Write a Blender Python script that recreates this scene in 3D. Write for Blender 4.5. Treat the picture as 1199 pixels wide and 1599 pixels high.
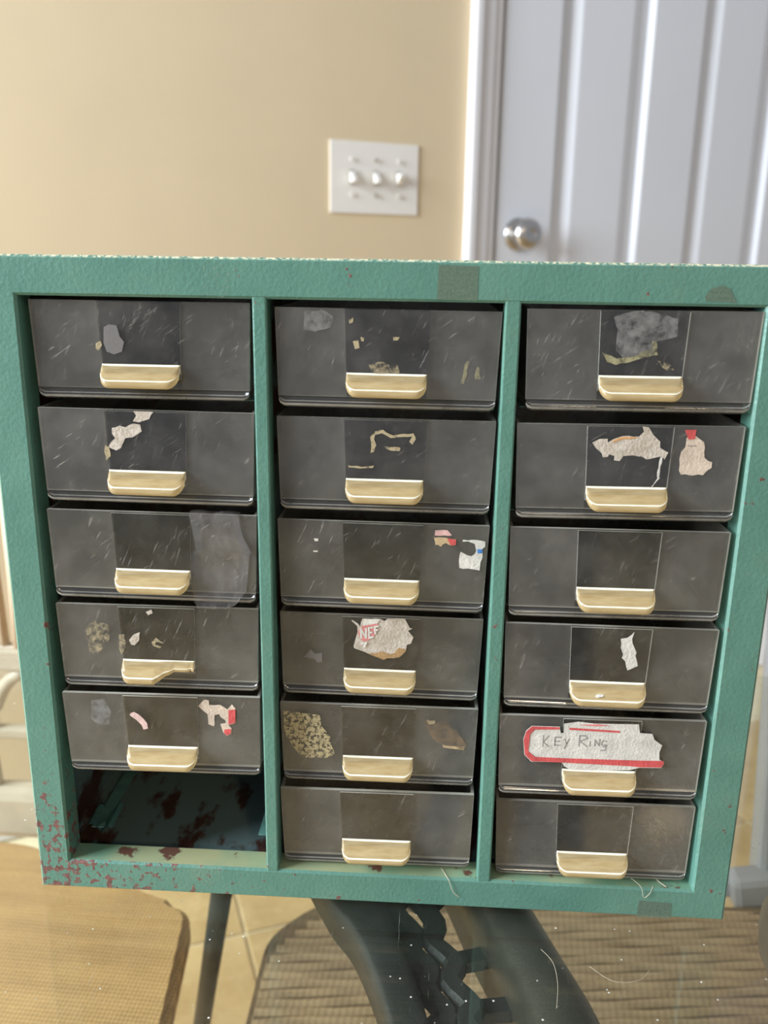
import bpy, bmesh, math, random
from mathutils import Vector, Matrix
random.seed(7)
for o in list(bpy.data.objects):
    bpy.data.objects.remove(o)
C = bpy.context.scene.collection
sc = bpy.context.scene
T = 0.70                       # height of the glass table top above the floor; cabinet front-left-bottom corner is (0, 0, T)
# ------------------------------------------------------------------ camera
cam = bpy.data.cameras.new('camera'); co = bpy.data.objects.new('camera', cam); C.objects.link(co); sc.camera = co
a, b, c = -0.27687, -0.01447, 0.05278
Rm = Matrix.Rotation(c, 3, 'Z') @ Matrix.Rotation(a, 3, 'X') @ Matrix.Rotation(b, 3, 'Y')
right, fwd, up = Rm @ Vector((1, 0, 0)), Rm @ Vector((0, 1, 0)), Rm @ Vector((0, 0, 1))
M4 = Matrix((right, up, -fwd)).transposed().to_4x4(); M4.translation = Vector((0.16843, -0.32893, 0.2727 + T))
co.matrix_world = M4
cam.sensor_fit = 'VERTICAL'; cam.sensor_height = 7.0; cam.sensor_width = 5.25
cam.lens = 7.0 * 1391.3 / 1599.0
cam.clip_start = 0.01; cam.clip_end = 50
cam.dof.use_dof = True; cam.dof.focus_distance = 0.365; cam.dof.aperture_fstop = 2.3
# ------------------------------------------------------------------ light and exposure
sc.view_settings.view_transform = 'Standard'; sc.view_settings.look = 'None'
sc.view_settings.gamma = 1.0; sc.view_settings.use_curve_mapping = False
sc.view_settings.exposure = 0.0
sc.cycles.transparent_max_bounces = 32
sc.cycles.max_bounces = 10
w = bpy.data.worlds.new('world'); sc.world = w; w.use_nodes = True
bg = w.node_tree.nodes['Background']; bg.inputs[0].default_value = (0.80, 0.84, 0.92, 1); bg.inputs[1].default_value = 0.42

def area(name, loc, target, sx, sy, power, col):
    l = bpy.data.lights.new(name, 'AREA'); l.shape = 'RECTANGLE'; l.size = sx; l.size_y = sy; l.energy = power; l.color = col
    o = bpy.data.objects.new(name, l); C.objects.link(o); o.location = loc
    o.rotation_euler = (Vector(target) - Vector(loc)).to_track_quat('-Z', 'Y').to_euler(); return o
def bulb(name, loc, power, col, r=0.05):
    l = bpy.data.lights.new(name, 'POINT'); l.energy = power; l.color = col; l.shadow_soft_size = r
    o = bpy.data.objects.new(name, l); C.objects.link(o); o.location = loc; return o
area('daylight_window', (-2.0, -0.62, 1.75), (0.5, 0.9, 0.95), 1.3, 1.5, 180, (0.80, 0.90, 1.0))
bulb('ceiling_lamp', (0.95, -2.2, 2.15), 36, (1.0, 0.78, 0.50), 0.07)
bulb('warm_side_fill', (-1.7, 0.15, 1.35), 14, (1.0, 0.74, 0.44), 0.09)  # unseen warm light added at the left to warm the wall

# ------------------------------------------------------------------ materials
MATS = {}
class NT:
    def __init__(s, name):
        s.m = bpy.data.materials.new(name); s.m.use_nodes = True; s.t = s.m.node_tree; s.t.nodes.clear()
        s.out = s.t.nodes.new('ShaderNodeOutputMaterial'); MATS[name] = s.m
    def n(s, typ, _ins=None, **kw):
        nd = s.t.nodes.new(typ)
        for k, v in kw.items(): setattr(nd, k, v)
        for k, v in (_ins or {}).items():
            if isinstance(v, tuple) and len(v) == 2 and hasattr(v[0], 'outputs'): s.t.links.new(v[0].outputs[v[1]], nd.inputs[k])
            elif hasattr(v, 'outputs'): s.t.links.new(v.outputs[0], nd.inputs[k])
            else: nd.inputs[k].default_value = v
        return nd
    def coord(s, scale=(1, 1, 1), rot=(0, 0, 0), loc=None, out='Object'):
        tc = s.n('ShaderNodeTexCoord')
        mp = s.n('ShaderNodeMapping', {'Vector': (tc, out), 'Scale': scale, 'Rotation': rot})
        if loc is not None:
            if isinstance(loc, tuple): mp.inputs['Location'].default_value = loc
            else: s.t.links.new(loc.outputs[0], mp.inputs['Location'])
        return mp
    def noise(s, vec, scale, detail=4, rough=0.55): return s.n('ShaderNodeTexNoise', {'Vector': vec, 'Scale': scale, 'Detail': detail, 'Roughness': rough})
    def ramp(s, fac, lo, hi, a=0.0, b=1.0):
        return s.n('ShaderNodeMapRange', {'Value': fac, 'From Min': lo, 'From Max': hi, 'To Min': a, 'To Max': b}, clamp=True)
    def math(s, op, x, y=0.0): return s.n('ShaderNodeMath', {0: x, 1: y}, operation=op)
    def mix(s, f, A, B):
        nd = s.n('ShaderNodeMix', data_type='RGBA')
        for k, v in (('Factor', f),):
            if hasattr(v, 'outputs'): s.t.links.new(v.outputs[0], nd.inputs[0])
            else: nd.inputs[0].default_value = v
        for i, v in ((6, A), (7, B)):
            if hasattr(v, 'outputs'): s.t.links.new(v.outputs[2] if v.bl_idname == 'ShaderNodeMix' else v.outputs[0], nd.inputs[i])
            else: nd.inputs[i].default_value = (*v, 1)
        return nd
    def mixs(s, f, A, B):
        nd = s.n('ShaderNodeMixShader', {1: A, 2: B})
        if hasattr(f, 'outputs'): s.t.links.new(f.outputs[0], nd.inputs[0])
        else: nd.inputs[0].default_value = f
        return nd
    def bsdf(s, col, rough=0.5, metal=0.0, normal=None, **kw):
        p = s.n('ShaderNodeBsdfPrincipled', {'Roughness': rough, 'Metallic': metal})
        if hasattr(col, 'outputs'): s.t.links.new(col.outputs[2] if col.bl_idname == 'ShaderNodeMix' else col.outputs[0], p.inputs['Base Color'])
        else: p.inputs['Base Color'].default_value = (*col, 1)
        if normal: s.t.links.new(normal.outputs[0], p.inputs['Normal'])
        for k, v in kw.items():
            p.inputs[k.replace('_', ' ')].default_value = v
        return p
    def bump(s, h, strength=0.3, dist=0.001): return s.n('ShaderNodeBump', {'Height': h, 'Strength': strength, 'Distance': dist})
    def fres(s, ior):
        g = s.n('ShaderNodeNewGeometry'); k = s.n('ShaderNodeMapRange', {'Value': (g, 'Backfacing'), 'From Min': 0.0, 'From Max': 1.0, 'To Min': ior, 'To Max': 1 / ior})
        return s.n('ShaderNodeFresnel', {'IOR': k})
    def end(s, sh): s.t.links.new(sh.outputs[0], s.out.inputs[0]); return s.m

def plain(name, col, rough=0.6, metal=0.0, var=0.08, vscale=60, bump=0.0, bscale=200, **kw):
    t = NT(name); co_ = t.coord(); nz = t.noise(co_, vscale)
    cm = t.mix(t.ramp(nz, 0.3, 0.7), tuple(x * (1 - var) for x in col), tuple(min(1, x * (1 + var)) for x in col))
    nrm = t.bump(t.noise(co_, bscale, 3), bump, 0.001) if bump else None
    return t.end(t.bsdf(cm, rough, metal, nrm, **kw))

plain('wall_paint', (0.665, 0.535, 0.35), 0.7, var=0.02, vscale=8, bump=0.08, bscale=300)
plain('door_paint', (0.76, 0.775, 0.82), 0.38, var=0.015, vscale=5)
plain('trim_paint', (0.75, 0.73, 0.74), 0.4, var=0.015, vscale=5)
plain('plate_plastic', (0.80, 0.76, 0.70), 0.35, var=0.01)
plain('knob_metal', (0.58, 0.56, 0.54), 0.28, metal=1.0, var=0.05)
plain('switch_dark_beige', (0.45, 0.40, 0.33), 0.6)  # darker beige plastic for slots, openings and centre screws
plain('dark_metal', (0.028, 0.030, 0.028), 0.48, var=0.35, vscale=30, bump=0.25, bscale=700)
plain('tube_metal', (0.040, 0.038, 0.029), 0.36, var=0.3, vscale=25, bump=0.25, bscale=900)
plain('grey_metal', (0.30, 0.29, 0.30), 0.45, var=0.1, vscale=20)
plain('rim_metal', (0.33, 0.34, 0.36), 0.35, var=0.08, vscale=20)
plain('pale_metal', (0.56, 0.47, 0.36), 0.5, var=0.15, vscale=25)
plain('cream_cushion', (0.72, 0.58, 0.33), 0.8, var=0.1, vscale=40)
plain('grout', (0.80, 0.68, 0.44), 0.9, var=0.1, vscale=40)
for nm, col in dict(white_paper=(0.62, 0.575, 0.51), cream_paper=(0.60, 0.48, 0.37), pink_paper=(0.62, 0.42, 0.37), pale_pink=(0.66, 0.40, 0.36), tan_paper=(0.50, 0.36, 0.20),
                    red_ink=(0.58, 0.085, 0.08), pale_red=(0.62, 0.22, 0.20), blue_ink=(0.06, 0.20, 0.50), brown_ink=(0.38, 0.23, 0.10), orange_ink=(0.62, 0.32, 0.12), pencil=(0.27, 0.25, 0.23)).items():
    plain(nm, col, 0.85, var=0.17, vscale=170, bump=0.3, bscale=900)
plain('thread_fibre', (0.58, 0.50, 0.37), 0.9)
plain('rail_paint', (0.10, 0.22, 0.19), 0.5, var=0.3, vscale=90)

def pulp():
    t = NT('pulp'); co_ = t.coord(); n1 = t.noise(co_, 260, 6, 0.7); n2 = t.noise(co_, 900, 4)
    cm = t.mix(t.ramp(n1, 0.35, 0.65), (0.40, 0.33, 0.25), (0.60, 0.52, 0.44))
    return t.end(t.bsdf(cm, 0.95, 0, t.bump(n2, 0.6, 0.0006)))
pulp()

def green_paint(name, rust):
    """hammered green enamel with chips and rust that sit at fixed places on the metal"""
    t = NT(name); co_ = t.coord()
    tc = t.n('ShaderNodeTexCoord'); sp = t.n('ShaderNodeSeparateXYZ', {0: (tc, 'Object')})
    X, Z = (sp, 0), (sp, 2)
    n1 = t.noise(co_, 45, 4); n2 = t.noise(co_, 420, 5, 0.6); n3 = t.noise(co_, 270, 4, 0.6)
    base = t.mix(t.ramp(n1, 0.3, 0.7), (0.086, 0.203, 0.154), (0.112, 0.244, 0.186))
    # dirt film
    base = t.mix(t.ramp(t.noise(co_, 22, 6, 0.7), 0.56, 0.80, 0, 0.45), base, (0.17, 0.22, 0.14))
    # rust: dense at the lower left corner, sparse elsewhere
    gx = t.n('ShaderNodeMapRange', {'Value': X, 'From Min': 0.01, 'From Max': 0.13, 'To Min': 1, 'To Max': 0}, clamp=True)
    gz = t.n('ShaderNodeMapRange', {'Value': Z, 'From Min': 0.03, 'From Max': 0.085, 'To Min': 1, 'To Max': 0}, clamp=True)
    dens = t.math('MULTIPLY', gx, gz)
    low = t.n('ShaderNodeMapRange', {'Value': Z, 'From Min': 0.0, 'From Max': 0.05, 'To Min': 0.03, 'To Max': 0}, clamp=True)
    thr = t.math('ADD', t.math('MULTIPLY', dens, 0.168), t.math('ADD', low, rust))
    lv = t.math('ADD', n3, thr)
    fac = t.ramp(lv, 0.715, 0.735)
    spots = t.math('MULTIPLY', t.ramp(t.noise(co_, 170, 3), 0.665, 0.685), t.ramp(t.noise(co_, 28, 2), 0.50, 0.56))
    fac = t.math('MAXIMUM', fac, spots)
    rcol = t.mix(t.ramp(n2, 0.35, 0.65), (0.10, 0.045, 0.032), (0.24, 0.105, 0.085))
    col = t.mix(fac, base, rcol)
    # worn bright line on the top edge
    topw = t.n('ShaderNodeMapRange', {'Value': Z, 'From Min': 0.27135, 'From Max': 0.2717, 'To Min': 0, 'To Max': 1}, clamp=True)
    tw = t.math('MULTIPLY', topw, t.ramp(t.noise(co_, 800, 4), 0.40, 0.60))
    col = t.mix(tw, col, (0.72, 0.66, 0.45))
    hgt = t.math('ADD', t.math('MULTIPLY', t.noise(co_, 620, 3), 1.0), t.math('MULTIPLY', fac, 0.35))
    rg = t.ramp(fac, 0, 1, 0.36, 0.8)
    p = t.bsdf(col, 0.36, 0, t.bump(hgt, 0.28, 0.0008)); t.t.links.new(rg.outputs[0], p.inputs['Roughness'])
    return t.end(p)
green_paint('green_enamel', 0.008)
def inner_green():
    t = NT('inner_green'); co_ = t.coord((1, 0.45, 1)); n3 = t.noise(co_, 55, 5, 0.6); n2 = t.noise(co_, 420, 5, 0.6)
    rcol = t.mix(t.ramp(n2, 0.35, 0.65), (0.05, 0.022, 0.016), (0.11, 0.05, 0.036))
    col = t.mix(t.ramp(n3, 0.50, 0.56), (0.15, 0.215, 0.21), rcol)
    return t.end(t.bsdf(col, 0.45))
inner_green()
def lip_green():
    t = NT('lip_green'); co_ = t.coord(); n3 = t.noise(co_, 60, 5, 0.6)
    col = t.mix(t.ramp(t.noise(co_, 25, 4), 0.35, 0.65), (0.15, 0.30, 0.20), (0.36, 0.36, 0.19))
    col = t.mix(t.ramp(n3, 0.60, 0.64), col, (0.12, 0.055, 0.035))
    return t.end(t.bsdf(col, 0.5))
lip_green()

def plastic(name, tint, haze, scratch, rough=0.09, hazecol=(0.50, 0.47, 0.43), smudge=0.16):
    """scuffed smoky polystyrene: clear, reflective, with a thin film of scratches and grime"""
    t = NT(name)
    oi = t.n('ShaderNodeObjectInfo')
    off = t.n('ShaderNodeCombineXYZ', {0: t.math('MULTIPLY', (oi, 'Random'), 7.3), 1: t.math('MULTIPLY', (oi, 'Random'), 3.1), 2: t.math('MULTIPLY', (oi, 'Random'), 11.7)})
    co_ = t.coord(loc=off)
    sm = t.ramp(t.noise(co_, 46, 6, 0.65), 0.40, 0.72, 0, smudge)
    tot = t.math('ADD', sm, haze)
    if scratch:
        for rot, sc_, th in (((0, 0.6, 0), (120, 30, 1500), 0.68), ((0, -0.45, 0), (1400, 30, 110), 0.68), ((0, 1.25, 0), (100, 30, 1900), 0.69)):
            v = t.n('ShaderNodeMapping', {'Vector': t.coord((1, 1, 1), rot), 'Scale': sc_}); t.t.links.new(off.outputs[0], v.inputs['Location'])
            ln = t.ramp(t.noise(v, 1.0, 2, 0.5), th, th + 0.05)
            msk = t.ramp(t.noise(co_, 75, 2), 0.46, 0.60)
            tot = t.math('ADD', tot, t.math('MULTIPLY', t.math('MULTIPLY', ln, msk), scratch))
        dots = t.ramp(t.n('ShaderNodeTexVoronoi', {'Vector': co_, 'Scale': 260.0, 'Randomness': 1.0}, feature='F1'), 0.075, 0.05)
        dm = t.ramp(t.noise(co_, 38, 3), 0.58, 0.66)
        tot = t.math('ADD', tot, t.math('MULTIPLY', t.math('MULTIPLY', dots, dm), scratch))
    tr = t.n('ShaderNodeBsdfTransparent', {'Color': (*tint, 1)})
    df = t.n('ShaderNodeBsdfDiffuse', {'Color': (*hazecol, 1)})
    s1 = t.mixs(tot, tr, df)
    gl = t.n('ShaderNodeBsdfGlossy', {'Color': (1, 1, 1, 1), 'Roughness': rough})
    fr = t.fres(1.50)
    return t.end(t.mixs(fr, s1, gl))
plastic('smoky_front', (0.80, 0.785, 0.755), 0.085, 0.27, hazecol=(0.52, 0.485, 0.435), smudge=0.09)
plastic('smoky_body', (0.70, 0.685, 0.655), 0.085, 0.0, hazecol=(0.52, 0.475, 0.415), smudge=0.05)
plastic('lightened_floor', (0.72, 0.70, 0.66), 0.30, 0.0, hazecol=(0.58, 0.53, 0.46), smudge=0.12)  # tray floor haze raised so it reads as lit inside the dark cabinet
plastic('clear_plate', (0.88, 0.87, 0.85), 0.008, 0.30, smudge=0.07)
plastic('rim_plastic', (0.55, 0.54, 0.52), 0.07, 0.0, smudge=0.03, rough=0.12)
plastic('frosted_highlight', (0.9, 0.9, 0.88), 0.42, 0.0, hazecol=(0.72, 0.68, 0.58), smudge=0.25)  # frosted plastic edges, paled further as painted highlight lines
plastic('edge_highlight', (0.7, 0.7, 0.7), 0.27, 0.0, hazecol=(0.60, 0.55, 0.47), smudge=0.25)  # pale haze painted as highlights along the bead and tray edges
plastic('clear_tape', (0.97, 0.96, 0.95), 0.03, 0.5, rough=0.14, hazecol=(0.6, 0.56, 0.54), smudge=0.22)
plastic('grey_film', (0.8, 0.8, 0.8), 0.42, 0.0, rough=0.5, hazecol=(0.29, 0.26, 0.245), smudge=0.2)
def tab_plastic():
    t = NT('tab_plastic'); co_ = t.coord((60, 420, 420)); n = t.noise(co_, 1.0, 5, 0.7)
    cm = t.mix(t.ramp(n, 0.3, 0.7), (0.56, 0.38, 0.17), (0.88, 0.70, 0.40))
    p = t.bsdf(cm, 0.16); tl = t.n('ShaderNodeBsdfTranslucent', {'Color': (0.85, 0.70, 0.42, 1)}); tr = t.n('ShaderNodeBsdfTransparent', {'Color': (0.95, 0.90, 0.75, 1)})
    return t.end(t.mixs(0.42, t.mixs(0.25, p, tl), tr))
tab_plastic()
def residue(name, col, scale, lo, hi, amt):
    t = NT(name); co_ = t.coord(); n = t.noise(co_, scale, 6, 0.7)
    f = t.ramp(n, lo, hi, 0, amt)
    tr = t.n('ShaderNodeBsdfTransparent'); p = t.bsdf(col, 0.9)
    return t.end(t.mixs(f, tr, p))
residue('tape_film', (0.155, 0.215, 0.150), 900, 0.15, 0.55, 0.62)
residue('tape_faint', (0.34, 0.38, 0.28), 900, 0.56, 0.66, 0.4)
residue('tan_glue', (0.46, 0.37, 0.22), 500, 0.34, 0.52, 0.85)
residue('olive_glue', (0.36, 0.32, 0.19), 400, 0.30, 0.6, 0.6)
residue('tan_blotch', (0.42, 0.34, 0.21), 420, 0.44, 0.66, 0.75)
residue('grey_blotch', (0.36, 0.34, 0.32), 260, 0.36, 0.68, 0.42)
residue('olive_blotch', (0.40, 0.36, 0.20), 320, 0.36, 0.58, 0.75)
residue('brown_blotch', (0.26, 0.18, 0.11), 240, 0.38, 0.64, 0.6)
residue('tan_crumbs', (0.50, 0.41, 0.23), 620, 0.46, 0.52, 0.92)

def table_glass():
    t = NT('table_glass'); co_ = t.coord()
    tr = t.n('ShaderNodeBsdfTransparent', {'Color': (0.93, 0.95, 0.92, 1)})
    df = t.n('ShaderNodeBsdfDiffuse', {'Color': (0.80, 0.76, 0.68, 1)})
    dots = t.ramp(t.n('ShaderNodeTexVoronoi', {'Vector': co_, 'Scale': 120.0}, feature='F1'), 0.066, 0.03)
    dm = t.ramp(t.noise(co_, 90, 3), 0.42, 0.48)
    film = t.ramp(t.noise(co_, 30, 6, 0.7), 0.35, 0.8, 0.002, 0.022)
    scr = t.math('MULTIPLY', t.ramp(t.noise(t.coord((1200, 40, 1), (0, 0, 0.15)), 1.0, 2), 0.74, 0.80), 0.3)
    f = t.math('ADD', t.math('ADD', film, scr), t.math('MULTIPLY', dots, dm))
    gl = t.n('ShaderNodeBsdfGlossy', {'Roughness': 0.012})
    fr = t.fres(1.46)
    return t.end(t.mixs(fr, t.mixs(f, tr, df), gl))
table_glass()
def woven(name, cA, cB, sx, sy, rot, amt=0.5):
    t = NT(name); co_ = t.coord((1, 1, 1), (0, 0, rot))
    wx = t.n('ShaderNodeTexWave', {'Vector': co_, 'Scale': sx, 'Distortion': 1.2, 'Detail': 2.0, 'Detail Scale': 3.0}, bands_direction='X')
    wy = t.n('ShaderNodeTexWave', {'Vector': co_, 'Scale': sy, 'Distortion': 1.5, 'Detail': 2.0, 'Detail Scale': 3.0}, bands_direction='Y')
    st = t.noise(t.coord((8, 90, 1), (0, 0, rot)), 1.0, 4); bl = t.noise(co_, 14, 5, 0.6)
    f = t.math('ADD', t.math('MULTIPLY', (wx, 1), amt * 0.45), t.math('ADD', t.math('MULTIPLY', (wy, 1), amt * 0.45), t.math('MULTIPLY', st, 0.35)))
    f = t.math('ADD', f, t.math('MULTIPLY', bl, 0.35))
    cm = t.mix(t.ramp(f, 0.25, 0.9), cA, cB)
    return t.end(t.bsdf(cm, 0.8, 0, t.bump(f, 0.4, 0.002)))
woven('sling_left', (0.24, 0.125, 0.045), (0.74, 0.46, 0.19), 95, 80, 0.05, 0.5)
woven('sling_right', (0.24, 0.15, 0.08), (0.66, 0.46, 0.26), 60, 25, 0.1, 0.25)
woven('sling_dark', (0.10, 0.06, 0.03), (0.26, 0.17, 0.09), 60, 25, 0.1, 0.25)
woven('wicker_strand', (0.42, 0.30, 0.19), (0.75, 0.62, 0.45), 30, 30, 0.0)
def tile():
    t = NT('travertine'); oi = t.n('ShaderNodeObjectInfo')
    off = t.n('ShaderNodeCombineXYZ', {0: t.math('MULTIPLY', (oi, 'Random'), 9.0), 1: t.math('MULTIPLY', (oi, 'Random'), 5.0)})
    co_ = t.coord(loc=off); n1 = t.noise(co_, 9, 6, 0.6); n2 = t.noise(co_, 60, 4)
    cm = t.mix(t.ramp(n1, 0.35, 0.65), (0.50, 0.33, 0.14), (0.70, 0.50, 0.25))
    cm = t.mix(t.ramp(n2, 0.55, 0.75, 0, 0.4), cm, (0.76, 0.60, 0.34))
    return t.end(t.bsdf(cm, 0.35))
tile()

# ------------------------------------------------------------------ mesh helpers
def link(name, me, mats, parent=None):
    o = bpy.data.objects.new(name, me); C.objects.link(o)
    if parent: o.parent = parent
    return o
def mesh(bm, mats, smooth=False, name='mesh'):
    bmesh.ops.recalc_face_normals(bm, faces=bm.faces)
    me = bpy.data.meshes.new(name); bm.to_mesh(me); bm.free()
    for m in ([mats] if isinstance(mats, str) else mats): me.materials.append(MATS[m])
    if smooth:
        for p in me.polygons: p.use_smooth = True
    return me
def box(bm, x0, x1, y0, y1, z0, z1, bev=0.0, mi=0):
    vs = [bm.verts.new((x, y, z)) for x in (x0, x1) for y in (y0, y1) for z in (z0, z1)]
    fs = [bm.faces.new([vs[i] for i in q]) for q in ((0, 1, 3, 2), (4, 6, 7, 5), (0, 4, 5, 1), (2, 3, 7, 6), (0, 2, 6, 4), (1, 5, 7, 3))]
    for f in fs: f.material_index = mi
    if bev:
        es = list({e for f in fs for e in f.edges}); bmesh.ops.bevel(bm, geom=es, offset=bev, segments=2, affect='EDGES', profile=0.5)
    return fs
def obj(name, bm, mats, parent=None, smooth=False): return link(name, mesh(bm, mats, smooth, name), mats, parent)
def boxobj(name, dims, mats, parent=None, bev=0.0):
    bm = bmesh.new(); box(bm, *dims, bev=bev); return obj(name, bm, mats, parent)
def tube(bm, pts, r, seg=12, caps=True):
    pts = [Vector(p) for p in pts]; rings = []
    for i, p in enumerate(pts):
        d = (pts[min(i + 1, len(pts) - 1)] - pts[max(i - 1, 0)]).normalized()
        u = d.cross(Vector((0, 0, 1)) if abs(d.z) < 0.95 else Vector((1, 0, 0))).normalized(); v = d.cross(u)
        rr = r[i] if isinstance(r, (list, tuple)) else r
        rings.append([bm.verts.new(p + (u * math.cos(2 * math.pi * k / seg) + v * math.sin(2 * math.pi * k / seg)) * rr) for k in range(seg)])
    for A, B in zip(rings, rings[1:]):
        for k in range(seg): bm.faces.new((A[k], A[(k + 1) % seg], B[(k + 1) % seg], B[k]))
    if caps: bm.faces.new(rings[0][::-1]); bm.faces.new(rings[-1])
def tubeobj(name, pts, r, mat, parent=None, seg=12):
    bm = bmesh.new(); tube(bm, pts, r, seg); return obj(name, bm, mat, parent, True)
def prism_xz(pts, y, th):
    """flat outline in the x-z plane, front face at y-th, back at y"""
    bm = bmesh.new(); vs = [bm.verts.new((p[0], y, p[1])) for p in pts]
    f = bm.faces.new(vs); r = bmesh.ops.extrude_face_region(bm, geom=[f])
    for v in [g for g in r['geom'] if isinstance(g, bmesh.types.BMVert)]: v.co.y = y - th
    bmesh.ops.triangulate(bm, faces=bm.faces[:]); return bm
def empty(name, loc, label, cat, group=None, rot=(0, 0, 0)):
    o = bpy.data.objects.new(name, None); C.objects.link(o); o.location = loc; o.rotation_euler = rot; o.empty_display_size = 0.02
    o['label'] = label; o['category'] = cat
    if group: o['group'] = group
    return o
def tag(o, label, cat, group=None):
    o['label'] = label; o['category'] = cat
    if group: o['group'] = group
    return o
def struct(o): o['kind'] = 'structure'; return o

# ------------------------------------------------------------------ baked measurements (millimetres on the drawer fronts, metres elsewhere)
DRAWERS = {(1, 1): (0.05869, 0.0035, 0.21913, -0.0002), (1, 2): (0.05965, 0.0005, 0.17889, -0.006), (1, 3): (0.05962, 0.0005, 0.13866, -0.0043), (1, 4): (0.05926, 0.002, 0.0987, 0.0034), (1, 5): (0.05952, 0.0005, 0.05984, 0.0117), (2, 1): (0.15108, 0.003, 0.21772, -0.0049), (2, 2): (0.15087, 0.0045, 0.17706, -0.0026), (2, 3): (0.15026, 0.005, 0.136, -0.0053), (2, 4): (0.1498, 0.009, 0.0949, -0.006), (2, 5): (0.14968, 0.0075, 0.05502, 0.0032), (2, 6): (0.1497, 0.0055, 0.0154, 0.009), (3, 1): (0.24334, 0.0005, 0.21908, 0.0037), (3, 2): (0.24196, 0.0005, 0.17766, 0.0075), (3, 3): (0.24131, 0.0005, 0.1372, 0.0024), (3, 4): (0.2414, 0.0005, 0.09742, -0.0021), (3, 5): (0.24126, 0.0005, 0.05733, 0.0055), (3, 6): (0.24225, 0.004, 0.0153, 0.006)}
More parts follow.
